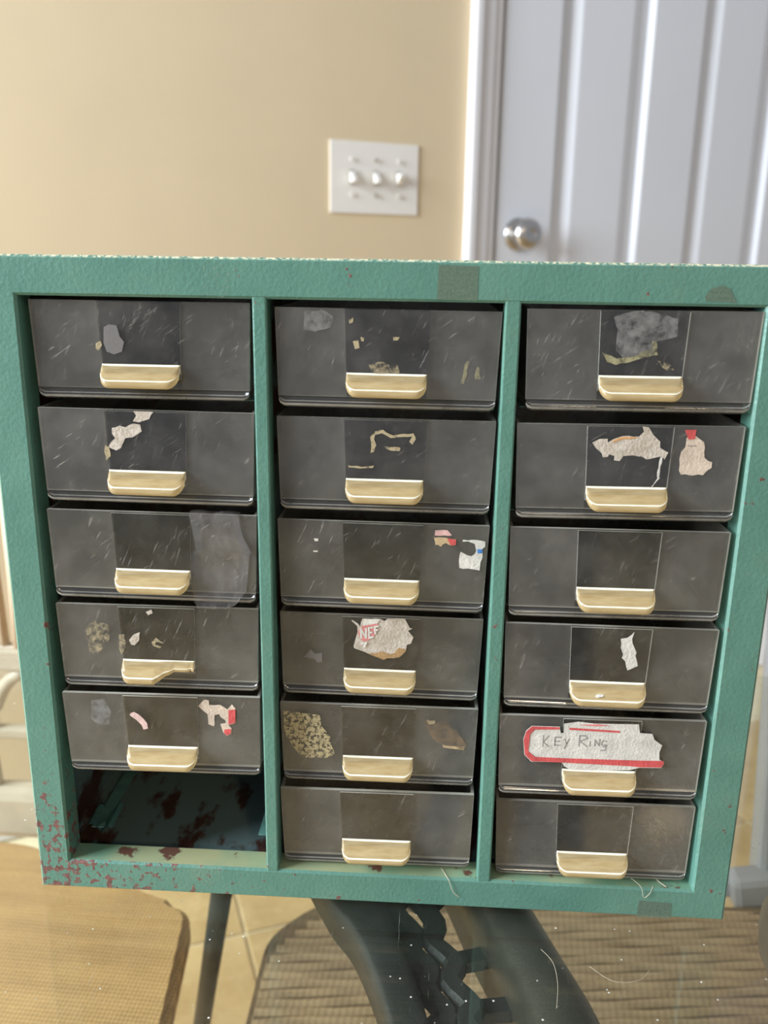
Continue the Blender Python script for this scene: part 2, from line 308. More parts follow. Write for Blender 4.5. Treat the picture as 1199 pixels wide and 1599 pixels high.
STICKERS = [
 ((1, 1),'film_smear','grey_film',0,[(-13.26, 27.38), (-11.16, 28.39), (-8.35, 28.05), (-7.41, 23.95), (-5.92, 22.01), (-6.97, 18.43), (-9.9, 17.38), (-12.7, 18.32), (-13.69, 21.47)]),
 ((1, 1),'glue_residue','tan_glue',0,[(-16.76, 21.41), (-14.86, 22.24), (-14.36, 20.67), (-15.94, 18.65), (-16.78, 19.43)]),
 ((1, 2),'paper_remnant','pulp',0,[(-4.12, 37.22), (3.63, 36.97), (1.72, 33.92), (-2.25, 32.54), (-4.57, 32.91), (-3.22, 35.09)]),
 ((1, 2),'paper_remnant','pulp',0,[(-12.84, 30.12), (-9.73, 31.06), (-7.59, 30.5), (-4.45, 32.05), (-1.87, 31.68), (-1.42, 29.1), (-4.78, 26.84), (-7.87, 26.33), (-9.88, 22.34), (-11.7, 21.42), (-14.68, 22.66), (-13.68, 24.44), (-11.8, 26.23), (-12.99, 27.94)]),
 ((1, 2),'glue_residue','tan_glue',0,[(-15.93, 23.5), (-14.51, 22.49), (-14.05, 19.15), (-15.94, 17.34), (-16.39, 20.86)]),
 ((1, 4),'paper_remnant','pulp',0,[(-11.81, 22.26), (-9.78, 24.82), (-7.1, 25.92), (-7.59, 22.42), (-9.61, 20.05), (-11.0, 20.29)]),
 ((1, 4),'glue_residue','tan_glue',0,[(-2.51, 21.62), (-0.52, 23.69), (2.61, 21.33), (-0.62, 22.0), (-1.16, 20.68), (1.59, 19.79), (0.62, 19.05), (-2.12, 20.14)]),
 ((1, 4),'glue_residue','tan_blotch',0,[(-29.17, 28.05), (-25.27, 30.17), (-20.27, 28.39), (-20.23, 22.43), (-22.4, 18.34), (-26.44, 14.65), (-29.17, 16.05), (-30.11, 22.04)]),
 ((1, 4),'glue_residue','tan_blotch',0,[(-15.86, 24.59), (-13.52, 24.68), (-13.38, 19.7), (-15.54, 15.59), (-16.27, 18.58)]),
 ((1, 4),'paper_remnant','pulp',0,[(-4.05, 34.9), (-1.68, 35.96), (-1.3, 34.51), (-3.21, 33.46)]),
 ((1, 5),'paper_remnant','pink_paper',0,[(-12.82, 28.76), (-11.23, 29.42), (-7.55, 26.46), (-6.13, 24.41), (-5.89, 21.86), (-7.86, 21.35), (-8.51, 23.45), (-10.68, 25.9), (-13.26, 27.9)]),
 ((1, 5),'paper_remnant','cream_paper',0,[(15.82, 32.56), (18.62, 35.61), (20.36, 35.27), (20.43, 33.18), (25.02, 33.38), (28.0, 31.43), (29.98, 33.77), (31.44, 32.0), (31.23, 25.26), (28.13, 24.11), (29.38, 22.64), (29.15, 20.08), (27.19, 19.13), (25.71, 20.77), (24.69, 24.54), (27.01, 25.07), (26.9, 26.33), (24.82, 27.92), (24.48, 29.17), (22.55, 28.66), (22.4, 24.86), (21.96, 23.31), (19.69, 24.31), (19.5, 28.95), (17.28, 30.95)]),
 ((1, 5),'red_print','red_ink',1,[(28.45, 31.19), (31.35, 31.49), (31.08, 25.43), (28.14, 24.45)]),
 ((1, 5),'red_print','red_ink',1,[(26.29, 22.07), (29.07, 22.45), (28.92, 20.24), (27.2, 19.39), (26.09, 20.53)]),
 ((1, 5),'glue_residue','grey_blotch',0,[(-29.49, 33.5), (-24.0, 34.58), (-21.32, 28.8), (-22.53, 22.81), (-27.21, 22.59), (-30.14, 25.02)]),
 ((2, 1),'glue_residue','tan_glue',0,[(-12.65, 25.3), (-10.58, 25.74), (-10.14, 22.89), (-11.8, 22.45)]),
 ((2, 1),'glue_residue','tan_glue',0,[(2.22, 27.2), (4.7, 27.25), (3.89, 26.02), (2.24, 25.99)]),
 ((2, 1),'glue_residue','tan_glue',0,[(-14.17, 32.97), (-12.52, 33.8), (-12.68, 32.19), (-13.91, 31.6)]),
 ((2, 1),'glue_residue','tan_glue',0,[(-9.76, 26.98), (-8.51, 26.6), (-8.67, 25.37), (-9.66, 25.52)]),
 ((2, 1),'glue_residue','olive_glue',0,[(27.48, 10.88), (28.87, 17.93), (29.64, 19.18), (30.48, 18.78), (29.69, 13.83), (28.73, 10.66)]),
 ((2, 1),'glue_residue','olive_glue',0,[(32.49, 13.89), (33.43, 17.2), (34.29, 16.4), (34.86, 12.7), (32.8, 12.41)]),
 ((2, 1),'glue_residue','tan_blotch',0,[(-6.77, 16.79), (-1.78, 18.13), (4.06, 17.01), (4.94, 14.14), (-5.06, 13.51)]),
 ((2, 1),'glue_residue','grey_blotch',0,[(-30.85, 35.5), (-24.23, 36.41), (-20.11, 34.07), (-20.95, 30.02), (-26.76, 28.29), (-30.92, 29.03)]),
 ((2, 2),'glue_residue','tan_glue',0,[(-5.5, 24.04), (-5.37, 27.98), (-5.73, 30.14), (-3.87, 32.35), (-0.89, 33.12), (0.4, 32.03), (2.98, 30.97), (6.8, 31.75), (10.63, 32.02), (11.7, 30.14), (10.31, 27.51), (9.17, 28.78), (10.23, 30.8), (6.83, 30.54), (2.14, 29.9), (-1.3, 31.72), (-3.86, 31.05), (-4.27, 29.31), (-3.39, 27.16), (-4.21, 24.51)]),
 ((2, 2),'glue_residue','tan_glue',0,[(-0.55, 26.79), (2.2, 26.43), (5.8, 26.35), (5.65, 25.12), (2.22, 25.12)]),
 ((2, 2),'glue_residue','tan_glue',0,[(-14.1, 18.97), (-8.91, 18.41), (-4.16, 19.07), (-4.58, 18.08), (-9.77, 17.76), (-13.93, 18.09)]),
 ((2, 3),'paper_remnant','pale_pink',0,[(20.5, 34.7), (25.31, 34.85), (27.13, 32.91), (25.83, 32.57), (20.42, 32.55)]),
 ((2, 3),'paper_remnant','tan_paper',0,[(20.15, 31.62), (24.68, 31.76), (28.79, 31.28), (28.87, 28.97), (26.84, 28.6), (25.65, 29.18), (24.75, 29.61), (23.6, 28.96), (23.04, 28.01), (21.85, 28.74), (20.82, 28.71)]),
 ((2, 3),'red_print','red_ink',1,[(25.27, 31.57), (28.74, 31.21), (28.78, 29.09), (26.83, 28.72), (26.05, 30.11)]),
 ((2, 3),'paper_remnant','white_paper',0,[(30.28, 22.51), (30.54, 19.55), (38.53, 18.73), (39.38, 26.07), (39.16, 27.76), (41.17, 28.6), (40.26, 29.34), (40.2, 30.72), (39.02, 30.99), (31.42, 31.21), (31.45, 30.44), (33.49, 30.66), (36.16, 29.67), (36.51, 28.29), (36.86, 26.76), (36.33, 25.51), (35.2, 24.54), (33.72, 24.8), (32.52, 25.38), (30.73, 26.25)]),
 ((2, 3),'blue_print','blue_ink',1,[(37.27, 27.55), (39.25, 27.61), (39.18, 25.97), (37.33, 26.0)]),
 ((2, 3),'paper_remnant','white_paper',0,[(-27.25, 29.56), (-25.47, 29.62), (-25.48, 28.5), (-26.82, 28.46)]),
 ((2, 3),'paper_remnant','white_paper',0,[(-27.56, 24.51), (-25.5, 24.57), (-25.77, 24.0), (-27.39, 23.95)]),
 ((2, 4),'paper_remnant','pulp',0,[(-7.47, 36.13), (0.01, 36.23), (1.51, 35.39), (2.82, 36.51), (9.78, 36.77), (10.81, 34.85), (11.85, 32.75), (13.01, 32.72), (11.21, 31.47), (13.43, 28.86), (12.5, 25.93), (10.84, 25.33), (10.57, 22.59), (7.78, 19.57), (3.09, 19.01), (1.42, 18.21), (-2.63, 19.69), (-5.67, 21.03), (-10.73, 22.84), (-11.07, 23.73), (-10.25, 27.21), (-9.43, 30.13), (-9.61, 32.64), (-10.45, 33.51), (-12.13, 35.06), (-11.46, 35.26), (-9.45, 33.9), (-8.45, 32.69)]),
 ((2, 4),'white_print','white_paper',1,[(-6.87, 36.04), (-0.09, 36.15), (-1.47, 34.32), (-7.45, 33.01)]),
 ((2, 4),'red_print','pale_red',1,[(-7.61, 33.01), (-1.13, 34.33), (-1.45, 33.31), (-7.78, 32.28)]),
 ((2, 4),'red_print','pale_red',1,[(-8.94, 31.59), (-7.94, 32.06), (-1.45, 33.24), (-2.07, 29.34), (-4.06, 27.45), (-5.22, 26.4), (-7.39, 26.16), (-8.48, 28.0), (-9.26, 29.42)]),
 ((2, 4),'brown_stain','brown_ink',1,[(-5.0, 20.8), (-1.98, 21.0), (0.7, 22.02), (4.07, 20.88), (6.07, 21.69), (7.37, 23.85), (10.45, 23.39), (10.47, 22.59), (7.78, 19.64), (3.09, 19.08), (1.42, 18.36), (-2.63, 19.8)]),
 ((2, 4),'glue_residue','grey_film',0,[(-31.99, 17.41), (-28.92, 21.13), (-27.04, 19.15), (-24.2, 19.78), (-24.21, 15.66), (-26.12, 15.28), (-27.53, 16.87)]),
 ((2, 5),'glue_residue','tan_crumbs',0,[(-42.39, 33.47), (-33.81, 32.8), (-24.76, 31.62), (-24.31, 26.89), (-20.5, 21.74), (-18.6, 13.24), (-23.43, 11.38), (-32.13, 11.5), (-35.95, 15.65), (-39.69, 22.98)]),
 ((2, 5),'glue_residue','brown_blotch',0,[(19.26, 31.51), (26.79, 31.33), (33.54, 26.38), (37.54, 20.21), (36.68, 18.04), (30.03, 18.79), (24.25, 21.71), (21.3, 25.81)]),
 ((2, 5),'paper_remnant','tan_paper',0,[(27.14, 20.25), (31.89, 19.62), (36.62, 19.63), (36.21, 18.01), (31.94, 18.34), (27.66, 18.89)]),
 ((2, 5),'paper_remnant','tan_glue',0,[(20.2, 31.55), (23.97, 31.2), (23.54, 29.82), (21.2, 29.5)]),
 ((3, 1),'glue_residue','grey_blotch',0,[(-11.25, 34.63), (-4.31, 36.7), (2.81, 36.43), (11.69, 34.24), (11.55, 27.95), (4.58, 26.23), (4.16, 22.24), (-5.99, 19.63), (-9.46, 22.77), (-9.27, 29.93)]),
 ((3, 1),'glue_residue','olive_blotch',0,[(-14.36, 21.87), (-9.23, 19.97), (-2.9, 20.9), (3.22, 23.82), (2.99, 26.2), (4.58, 26.23), (5.44, 21.46), (-2.76, 19.29), (-9.02, 17.55), (-12.33, 18.7)]),
 ((3, 1),'glue_residue','tan_blotch',0,[(5.19, 19.85), (8.5, 18.71), (13.56, 16.0), (8.76, 16.06)]),
 ((3, 1),'glue_residue','tape_faint',0,[(32.53, 33.83), (39.2, 33.56), (39.02, 22.52), (33.46, 22.81)]),
 ((3, 2),'paper_remnant','pulp',0,[(-13.76, 30.4), (-11.17, 31.86), (-8.24, 31.93), (-8.13, 30.54), (-6.2, 31.75), (-3.15, 32.98), (3.13, 33.0), (4.76, 34.79), (4.12, 36.84), (6.39, 36.44), (8.22, 33.73), (10.92, 31.26), (11.14, 28.95), (14.24, 27.17), (13.14, 24.58), (11.91, 25.71), (9.7, 25.19), (6.62, 24.4), (4.71, 25.52), (1.52, 25.9), (-2.07, 25.58), (-3.26, 23.67), (-5.32, 23.85), (-5.23, 25.49), (-7.32, 26.14), (-7.69, 25.2), (-9.48, 24.91), (-10.06, 26.54), (-12.49, 28.57)]),
 ((3, 2),'brown_stain','orange_ink',1,[(-6.18, 31.47), (-3.13, 32.75), (2.92, 32.81), (0.51, 32.15), (-3.07, 31.97), (-6.47, 30.63)]),
 ((3, 2),'paper_thread','white_paper',0,[(11.57, 25.47), (12.24, 25.49), (11.69, 17.72), (10.97, 17.7)]),
 ((3, 2),'paper_thread','white_paper',0,[(11.33, 17.71), (12.07, 17.5), (9.38, 13.39), (8.82, 13.56)]),
 ((3, 2),'paper_remnant','cream_paper',0,[(20.61, 32.65), (23.88, 33.43), (27.02, 31.2), (27.9, 25.2), (30.77, 23.64), (30.78, 21.54), (27.95, 18.64), (19.83, 18.66), (18.98, 20.28), (18.78, 24.49), (19.16, 27.3), (20.53, 29.19)]),
 ((3, 2),'red_print','red_ink',1,[(19.63, 35.62), (23.85, 35.72), (23.56, 32.27), (21.34, 32.07)]),
 ((3, 2),'dark_print','pencil',1,[(21.14, 29.81), (24.26, 29.89), (24.29, 29.61), (21.17, 29.53)]),
 ((3, 4),'paper_remnant','white_paper',0,[(3.64, 32.42), (6.21, 33.0), (8.61, 35.49), (7.99, 32.59), (8.34, 30.69), (10.25, 26.91), (9.95, 25.44), (11.21, 21.12), (7.43, 19.01), (6.22, 22.87), (4.77, 24.26), (5.09, 25.73), (3.96, 28.59)]),
 ((3, 5),'paper_label','white_paper',0,[(-28.43, 33.02), (-17.14, 33.1), (-16.55, 30.23), (-15.39, 30.28), (-15.52, 34.48), (-9.55, 35.62), (-3.31, 35.04), (14.41, 35.41), (15.15, 31.52), (20.18, 31.32), (21.2, 28.74), (24.53, 26.26), (23.67, 23.13), (24.0, 19.77), (26.08, 18.36), (25.15, 15.9), (16.21, 15.64), (12.41, 14.38), (-11.06, 13.22), (-14.34, 15.04), (-15.25, 16.79), (-27.86, 16.63), (-30.8, 19.62), (-31.59, 26.7), (-30.64, 30.72)]),
 ((3, 5),'red_border','red_ink',1,[(-31.43, 26.71), (-30.48, 30.55), (-28.34, 32.85), (-17.28, 32.91), (-17.22, 31.95), (-27.17, 31.49), (-28.92, 29.3), (-29.33, 21.48), (-26.42, 18.94), (-14.6, 18.79), (15.9, 19.02), (25.61, 19.23), (25.95, 18.09), (24.96, 16.25), (16.17, 16.0), (12.24, 16.34), (-14.47, 16.83), (-27.72, 16.91), (-30.57, 19.81)]),
 ((3, 5),'red_border','red_ink',1,[(-13.23, 32.84), (6.98, 32.19), (7.04, 31.41), (-13.17, 31.96)]),
 ((3, 5),'red_border','pale_red',1,[(-9.45, 34.32), (-1.76, 34.93), (2.92, 34.45), (-3.22, 33.91)]),
]
KEY_STROKES = [[(-23.49, 28.85), (-23.56, 23.71)], [(-21.15, 28.96), (-23.47, 26.02), (-21.23, 24.0)], [(-18.69, 28.37), (-18.76, 24.65)], [(-18.53, 28.29), (-16.35, 28.3)], [(-18.65, 26.52), (-16.69, 26.52)], [(-18.76, 24.65), (-16.58, 24.75)], [(-14.82, 27.67), (-13.95, 25.32)], [(-13.03, 27.75), (-13.95, 25.32), (-14.75, 23.24)], [(-8.78, 29.36), (-8.89, 24.41)], [(-8.78, 29.36), (-6.38, 29.47), (-5.74, 28.27), (-8.6, 26.9), (-5.77, 24.56)], [(-4.47, 26.92), (-4.62, 24.79)], [(-2.53, 24.98), (-2.6, 27.89), (-0.82, 25.06), (-0.6, 28.16)], [(2.27, 27.23), (0.7, 27.51), (0.05, 25.89), (1.08, 24.7), (2.26, 25.47), (1.15, 25.77)], [(2.26, 25.47), (1.67, 23.14), (-0.04, 23.06)]]
PRINT_STROKES = [[(-7.91, 27.67), (-8.27, 31.62), (-5.9, 27.74), (-6.1, 31.88)], [(-3.44, 32.52), (-4.94, 32.18), (-4.56, 27.8), (-3.06, 28.4)], [(-4.75, 30.13), (-3.59, 30.36)], [(-1.12, 33.15), (-2.45, 32.85), (-2.25, 29.87)], [(-2.33, 31.31), (-1.43, 31.59)], [(-7.72, 25.14), (-5.88, 25.75), (-6.87, 23.72)]]
FRAME_PATCHES = [('tape_residue', 'tape_film', [(169.26, 270.59), (183.33, 270.35), (183.38, 258.41), (168.94, 258.62)]), ('tape_residue', 'tape_faint', [(84.29, 270.48), (95.0, 270.19), (93.19, 258.06), (84.25, 258.37)]), ('tape_residue', 'tape_film', [(263.19, 261.04), (265.09, 263.92), (268.94, 265.08), (271.71, 264.03), (274.5, 259.25), (263.8, 259.51)]), ('tape_residue', 'tape_film', [(263.16, 8.41), (277.06, 7.94), (277.31, 0.07), (262.82, 0.16)]), ('tape_residue', 'tape_faint', [(125.45, 5.74), (138.15, 5.83), (137.32, 1.79), (125.43, 1.4)])]
# relative to glass top z=0
BAND_L = [(0.1058, 0.0729, -0.03), (0.1255, 0.0353, -0.03), (0.1382, 0.0168, -0.03), (0.1489, -0.0077, -0.03), (0.1574, -0.0341, -0.03), (0.1652, -0.0687, -0.03)]
BAND_R = [(0.1363, 0.0752, -0.03), (0.1514, 0.0363, -0.03), (0.1593, 0.0142, -0.03), (0.1664, -0.0065, -0.03), (0.1739, -0.033, -0.03), (0.1819, -0.0676, -0.03)]
TUBE_L = [(0.1804, 0.0786, -0.03), (0.194, 0.0336, -0.03), (0.2032, 0.0075, -0.03), (0.2099, -0.0158, -0.03), (0.2127, -0.0303, -0.03), (0.2178, -0.0651, -0.03)]
TUBE_R = [(0.2093, 0.0808, -0.03), (0.2251, 0.0346, -0.03), (0.2346, 0.0059, -0.03), (0.2415, -0.0136, -0.03), (0.2458, -0.0279, -0.03), (0.2539, -0.0626, -0.03)]
LEG = [(0.0588, 0.1477, -0.02), (-0.0988, 0.5067, -0.7)]
TILE_CORNER = [(-0.088, 0.7678, -0.7), (-0.1224, 0.8447, -0.7), (-0.0682, 0.727, -0.7), (-0.1731, 0.7319, -0.7), (0.0289, 0.8129, -0.7)]
SEAT_LEFT = [(-0.246, 0.409, -0.28), (-0.2085, 0.4047, -0.28), (-0.0721, 0.3176, -0.28), (-0.0371, 0.2952, -0.28), (-0.0095, 0.1982, -0.28)]
SEAT_RIGHT = [(0.0429, 0.2019, -0.28), (0.0431, 0.238, -0.28), (0.0479, 0.2976, -0.28), (0.0901, 0.3361, -0.28), (0.437, 0.3616, -0.28), (0.4798, 0.3566, -0.28)]
ARM = [(0.3671, 0.1085, -0.08), (0.3504, 0.0873, -0.08), (0.3533, 0.069, -0.08)]
# wall dist from cam 1.480 ; origin = cam + n*dist
WALL_O = (-0.5264, 0.9778, 0.0)
# plate [(0.5819, 0.4622), (0.7446, 0.4622), (0.5793, 0.3485), (0.7415, 0.3442)]
# screws [(0.6187, 0.4346), (0.6624, 0.4329), (0.7059, 0.4322), (0.6186, 0.3777), (0.6619, 0.3763), (0.7058, 0.3762)]
# tog [(0.6188, 0.4144), (0.6213, 0.3942), (0.6615, 0.4104), (0.6665, 0.3941), (0.7113, 0.4076), (0.7073, 0.3959)]
# casing [(0.8385, 0.4962), (0.8645, 0.498), (0.8803, 0.499), (0.8962, 0.5001), (0.9055, 0.5007)]
# door [(1.0251, 0.5088), (1.0279, 0.509), (1.0636, 0.5114), (1.1896, 0.5199), (1.2126, 0.5214), (1.2359, 0.523), (1.3559, 0.5311), (1.3675, 0.5319), (1.4007, 0.5341), (1.5353, 0.5432), (1.5549, 0.5445)]
# knob [(0.9662, 0.3237), (0.931, 0.3229), (1.0019, 0.3246)]
# left [(0.0751, 0.4448)]

# ------------------------------------------------------------------ the room
YAW = math.radians(28)
wo = Vector((WALL_O[0], WALL_O[1], 0))
WM = Matrix.Translation(wo) @ Matrix.Rotation(YAW, 4, 'Z')        # wall frame: x along the wall, -y out into the room, z up from the floor
def onwall(o): o.matrix_world = WM; return o
DL, DR_, DH = 0.9055, 1.6865, 2.03
bm = bmesh.new()
box(bm, -1.6, DL - 0.012, 0, 0.10, 0, 2.45); box(bm, DR_ + 0.012, 3.0, 0, 0.10, 0, 2.45); box(bm, DL - 0.012, DR_ + 0.012, 0, 0.10, DH + 0.012, 2.45)
onwall(struct(obj('wall_back', bm, 'wall_paint')))
# door casing: stepped colonial profile
def casing(name, x0, x1, z0, z1, vertical=True, flip=False):
    prof = [(0.0, 0.0), (0.0, 0.016), (0.004, 0.0185), (0.014, 0.0185), (0.020, 0.014), (0.030, 0.0125), (0.042, 0.012), (0.046, 0.009), (0.0575, 0.008), (0.0605, 0.006), (0.0605, 0.0)]
    bm = bmesh.new(); W_ = 0.0605; rings = []
    for e in (z0, z1):
        r = []
        for px, d in prof:
            if vertical: r.append(bm.verts.new(((x1 - px) if flip else (x0 + px), -d, e)))
            else: r.append(bm.verts.new((e, -d, x1 - px)))
        rings.append(r)
    A, B = rings
    for k in range(len(prof)): bm.faces.new((A[k], A[(k + 1) % len(prof)], B[(k + 1) % len(prof)], B[k]))
    bm.faces.new(A); bm.faces.new(B[::-1])
    return onwall(struct(obj(name, bm, 'trim_paint')))
casing('trim_1', 0.840, 0.9005, 0.0, DH + 0.066)
casing('trim_2', 0, 1.752, 0.0, DH + 0.066, flip=True)
casing('trim_3', DL, DH + 0.066, 0.9005, 1.6915, vertical=False)
# door slab with moulded panels
def door():
    t0, t1 = -0.002, 0.033
    rails = [0.012, 0.21, 1.62, 1.73, 1.92, DH]; xs = [DL + 0.003, 1.0255, 1.2365, 1.3555, 1.5665, DR_ - 0.003]
    bm = bmesh.new()
    holes = [(xs[1], xs[2]), (xs[3], xs[4])]; zr = [(rails[1], rails[2]), (rails[3], rails[4])]
    zc = rails
    for i in range(5):
        for j in range(5):
            hole = (i in (1, 3)) and (j in (1, 3))
            if not hole:
                v = [bm.verts.new(p) for p in ((xs[i], t0, zc[j]), (xs[i + 1], t0, zc[j]), (xs[i + 1], t0, zc[j + 1]), (xs[i], t0, zc[j + 1]))]; bm.faces.new(v)
    bmesh.ops.remove_doubles(bm, verts=bm.verts[:], dist=1e-5)
    v = [bm.verts.new(p) for p in ((xs[0], t1, rails[0]), (xs[5], t1, rails[0]), (xs[5], t1, rails[5]), (xs[0], t1, rails[5]))]; bm.faces.new(v)
    for A, B in (((xs[0], rails[0]), (xs[5], rails[0])), ((xs[5], rails[0]), (xs[5], rails[5])), ((xs[5], rails[5]), (xs[0], rails[5])), ((xs[0], rails[5]), (xs[0], rails[0]))):
        bm.faces.new([bm.verts.new(p) for p in ((A[0], t0, A[1]), (B[0], t0, B[1]), (B[0], t1, B[1]), (A[0], t1, A[1]))])
    d = struct(obj('door_1', bm, 'door_paint')); onwall(d)
    for x0, x1 in holes:
        for z0, z1 in zr:
            bm = bmesh.new(); steps = [(0, 0), (0.003, 0.002), (0.010, 0.0105), (0.030, 0.0105), (0.046, 0.003), (0.050, 0.0025)]
            prev = None
            for ins, dep in steps:
                r = [bm.verts.new((x, t0 + dep, z)) for x, z in ((x0 + ins, z0 + ins), (x1 - ins, z0 + ins), (x1 - ins, z1 - ins), (x0 + ins, z1 - ins))]
                if prev:
                    for k in range(4): bm.faces.new((prev[k], prev[(k + 1) % 4], r[(k + 1) % 4], r[k]))
                prev = r
            bm.faces.new(prev); obj('door_panel', bm, 'door_paint', d)
    # knob
    kx, kz = 0.9545, 0.3237 + T - 0.004
    def lathe(name, prof, seg, mat, par):
        bm = bmesh.new(); rings = [[bm.verts.new((kx + r * math.cos(2 * math.pi * k / seg), t0 - h, kz + r * math.sin(2 * math.pi * k / seg))) for k in range(seg)] for h, r in prof]
        for A, B in zip(rings, rings[1:]):
            for k in range(seg): bm.faces.new((A[k], A[(k + 1) % seg], B[(k + 1) % seg], B[k]))
        bm.faces.new(rings[0]); bm.faces.new(rings[-1]); return obj(name, bm, mat, par, True)
    kb = lathe('door_knob', [(0.008, 0.013), (0.018, 0.012), (0.021, 0.020), (0.027, 0.027), (0.035, 0.0290), (0.042, 0.0275), (0.047, 0.021), (0.0495, 0.013), (0.050, 0.010), (0.0485, 0.0085), (0.0485, 0.003)], 32, 'knob_metal', d)
    kb['label'] = 'round brushed nickel door knob'
    lathe('knob_rosette', [(0.0, 0.030), (0.003, 0.030), (0.007, 0.025), (0.009, 0.014)], 32, 'knob_metal', kb)
door()
# light switch plate
sw = empty('light_switch', (0, 0, 0), 'white three-gang light switch plate with three toggles on the beige wall', 'light switch')
PX, PZ = 0.662, 0.4043 + T
sw.matrix_world = WM @ Matrix.Translation((PX, 0, PZ))
bm = bmesh.new(); fs = box(bm, -0.0815, 0.0815, -0.0065, 0, -0.0572, 0.0572)
front = [f for f in bm.faces if all(abs(v.co.y + 0.0065) < 1e-6 for v in f.verts)]
r = bmesh.ops.inset_region(bm, faces=front, thickness=0.006, depth=0)
for v in bm.verts:
    if abs(v.co.y + 0.0065) < 1e-6 and (abs(v.co.x) > 0.08 or abs(v.co.z) > 0.056): v.co.y = -0.003
obj('wall_plate', bm, 'plate_plastic', sw)
for k, st in ((-1, -1), (0, -1), (1, 1)):
    x = k * 0.0437
    for z in (0.029, -0.0275):
        bm = bmesh.new()
        tube(bm, [(x, -0.006, z), (x, -0.0075, z)], [0.0038, 0.0034], 14)
        s = obj('screw', bm, 'switch_dark_beige' if k == 0 else 'plate_plastic', sw)
        boxobj('screw_slot', (x - 0.003, x + 0.003, -0.0078, -0.0072, z - 0.0004, z + 0.0004), 'switch_dark_beige', s)
    boxobj('switch_opening', (x - 0.0052, x + 0.0052, -0.0071, -0.0062, -0.012, 0.012), 'switch_dark_beige', sw)
    bm = bmesh.new()
    pr = [(-0.0068, -0.0095), (-0.0068, 0.0095), (-0.012, 0.004), (-0.021, -0.004), (-0.0205, -0.0088), (-0.012, -0.0075)]
    rr = [[bm.verts.new((x + s_ * (0.0046 if i < 2 else 0.0036), p[0], p[1] * (-st) if st > 0 else p[1])) for i, p in enumerate(pr)] for s_ in (-1, 1)]
    for i in range(len(pr)): bm.faces.new((rr[0][i], rr[0][(i + 1) % len(pr)], rr[1][(i + 1) % len(pr)], rr[1][i]))
    bm.faces.new(rr[0]); bm.faces.new(rr[1][::-1])
    obj('toggle', bm, 'plate_plastic', sw)
# baseboards
for i, (x0, x1) in enumerate(((-1.6, 0.8395), (1.7525, 3.0))):
    bm = bmesh.new(); box(bm, x0, x1, -0.014, 0, 0.0, 0.085, 0.003); onwall(struct(obj('baseboard_back' if i == 0 else 'baseboard_right', bm, 'trim_paint')))
# tiled floor
fl = struct(boxobj('floor', (-2.4, 3.2, -3.0, 2.6, -0.05, -0.004), 'grout'))
TM = Matrix.Translation((TILE_CORNER[0][0], TILE_CORNER[0][1], 0)) @ Matrix.Rotation(math.radians(21.8), 4, 'Z')
S = 0.305; bm = bmesh.new(); box(bm, 0.003, S - 0.003, 0.003, S - 0.003, -0.004, 0.0, 0.0012); tme = mesh(bm, 'travertine', name='tile')
for i in range(-7, 8):
    for j in range(-9, 6):
        p = TM @ Vector(((i + 0.5) * S, (j + 0.5) * S, 0))
        lw = (WM.inverted() @ p)
        if lw.y > -0.16 or abs(p.x - 0.2) > 2.2 or p.y < -2.2: continue
        if len(fl.children) > 130: continue
        o = link('tile', tme, None, fl); o.matrix_local = TM @ Matrix.Translation((i * S, j * S, 0))
        o.matrix_parent_inverse = Matrix.Identity(4)

# ------------------------------------------------------------------ glass table
tb = empty('glass_table', (0.2, -0.2, 0), 'glass-topped patio table on dark lattice metal framing, holding the green cabinet', 'table')
tb_off = Vector((0.2, -0.2, 0))
def tpart(o): o.parent = tb; o.matrix_parent_inverse = Matrix.Translation(-tb_off); return o
GX0, GX1, GY0, GY1 = -0.75, 1.05, -0.75, 0.245
bm = bmesh.new(); box(bm, GX0, GX1, GY0, GY1, T - 0.008, T, 0.0015); tpart(obj('glass_top', bm, 'table_glass'))
zr = T - 0.008
for x0, x1, y0, y1 in ((GX0 + 0.01, GX1 - 0.01, GY0 + 0.005, GY0 + 0.03), (GX0 + 0.005, GX0 + 0.03, GY0 + 0.03, GY1 - 0.01), (GX1 - 0.03, GX1 - 0.005, GY0 + 0.03, GY1 - 0.01), (0.10, 0.25, 0.215, 0.235)):
    bm = bmesh.new(); box(bm, x0, x1, y0, y1, zr - 0.026, zr - 0.0002, 0.004); tpart(obj('frame_rail', bm, 'dark_metal'))
def lp(p, dz=0): return Vector((p[0], p[1], T + p[2] + dz))
# flat dark band with a curved edge and a rounded tube, lattice straps between
def strip(name, L, R, z0, z1, mat, dome=0.0, n=8):
    bm = bmesh.new(); top = []; bot = []
    for a_, b_ in zip(L, R):
        A, B = lp(a_), lp(b_); rowt = []; rowb = []
        for k in range(n + 1):
            p = A.lerp(B, k / n); h = dome * (1 - (2 * k / n - 1) ** 2) ** 0.5
            rowt.append(bm.verts.new((p.x, p.y, z1 - dome + h))); rowb.append(bm.verts.new((p.x, p.y, z0)))
        top.append(rowt); bot.append(rowb)
    for G, fl_ in ((top, 0), (bot, 1)):
        for r0, r1 in zip(G, G[1:]):
            for k in range(n): bm.faces.new((r0[k], r0[k + 1], r1[k + 1], r1[k]))
    for r0, r1, s0, s1 in zip(top, top[1:], bot, bot[1:]):
        bm.faces.new((r0[0], r1[0], s1[0], s0[0])); bm.faces.new((r0[-1], r1[-1], s1[-1], s0[-1]))
    bm.faces.new(top[0] + bot[0][::-1]); bm.faces.new(top[-1] + bot[-1][::-1])
    return tpart(obj(name, bm, mat, None, True))
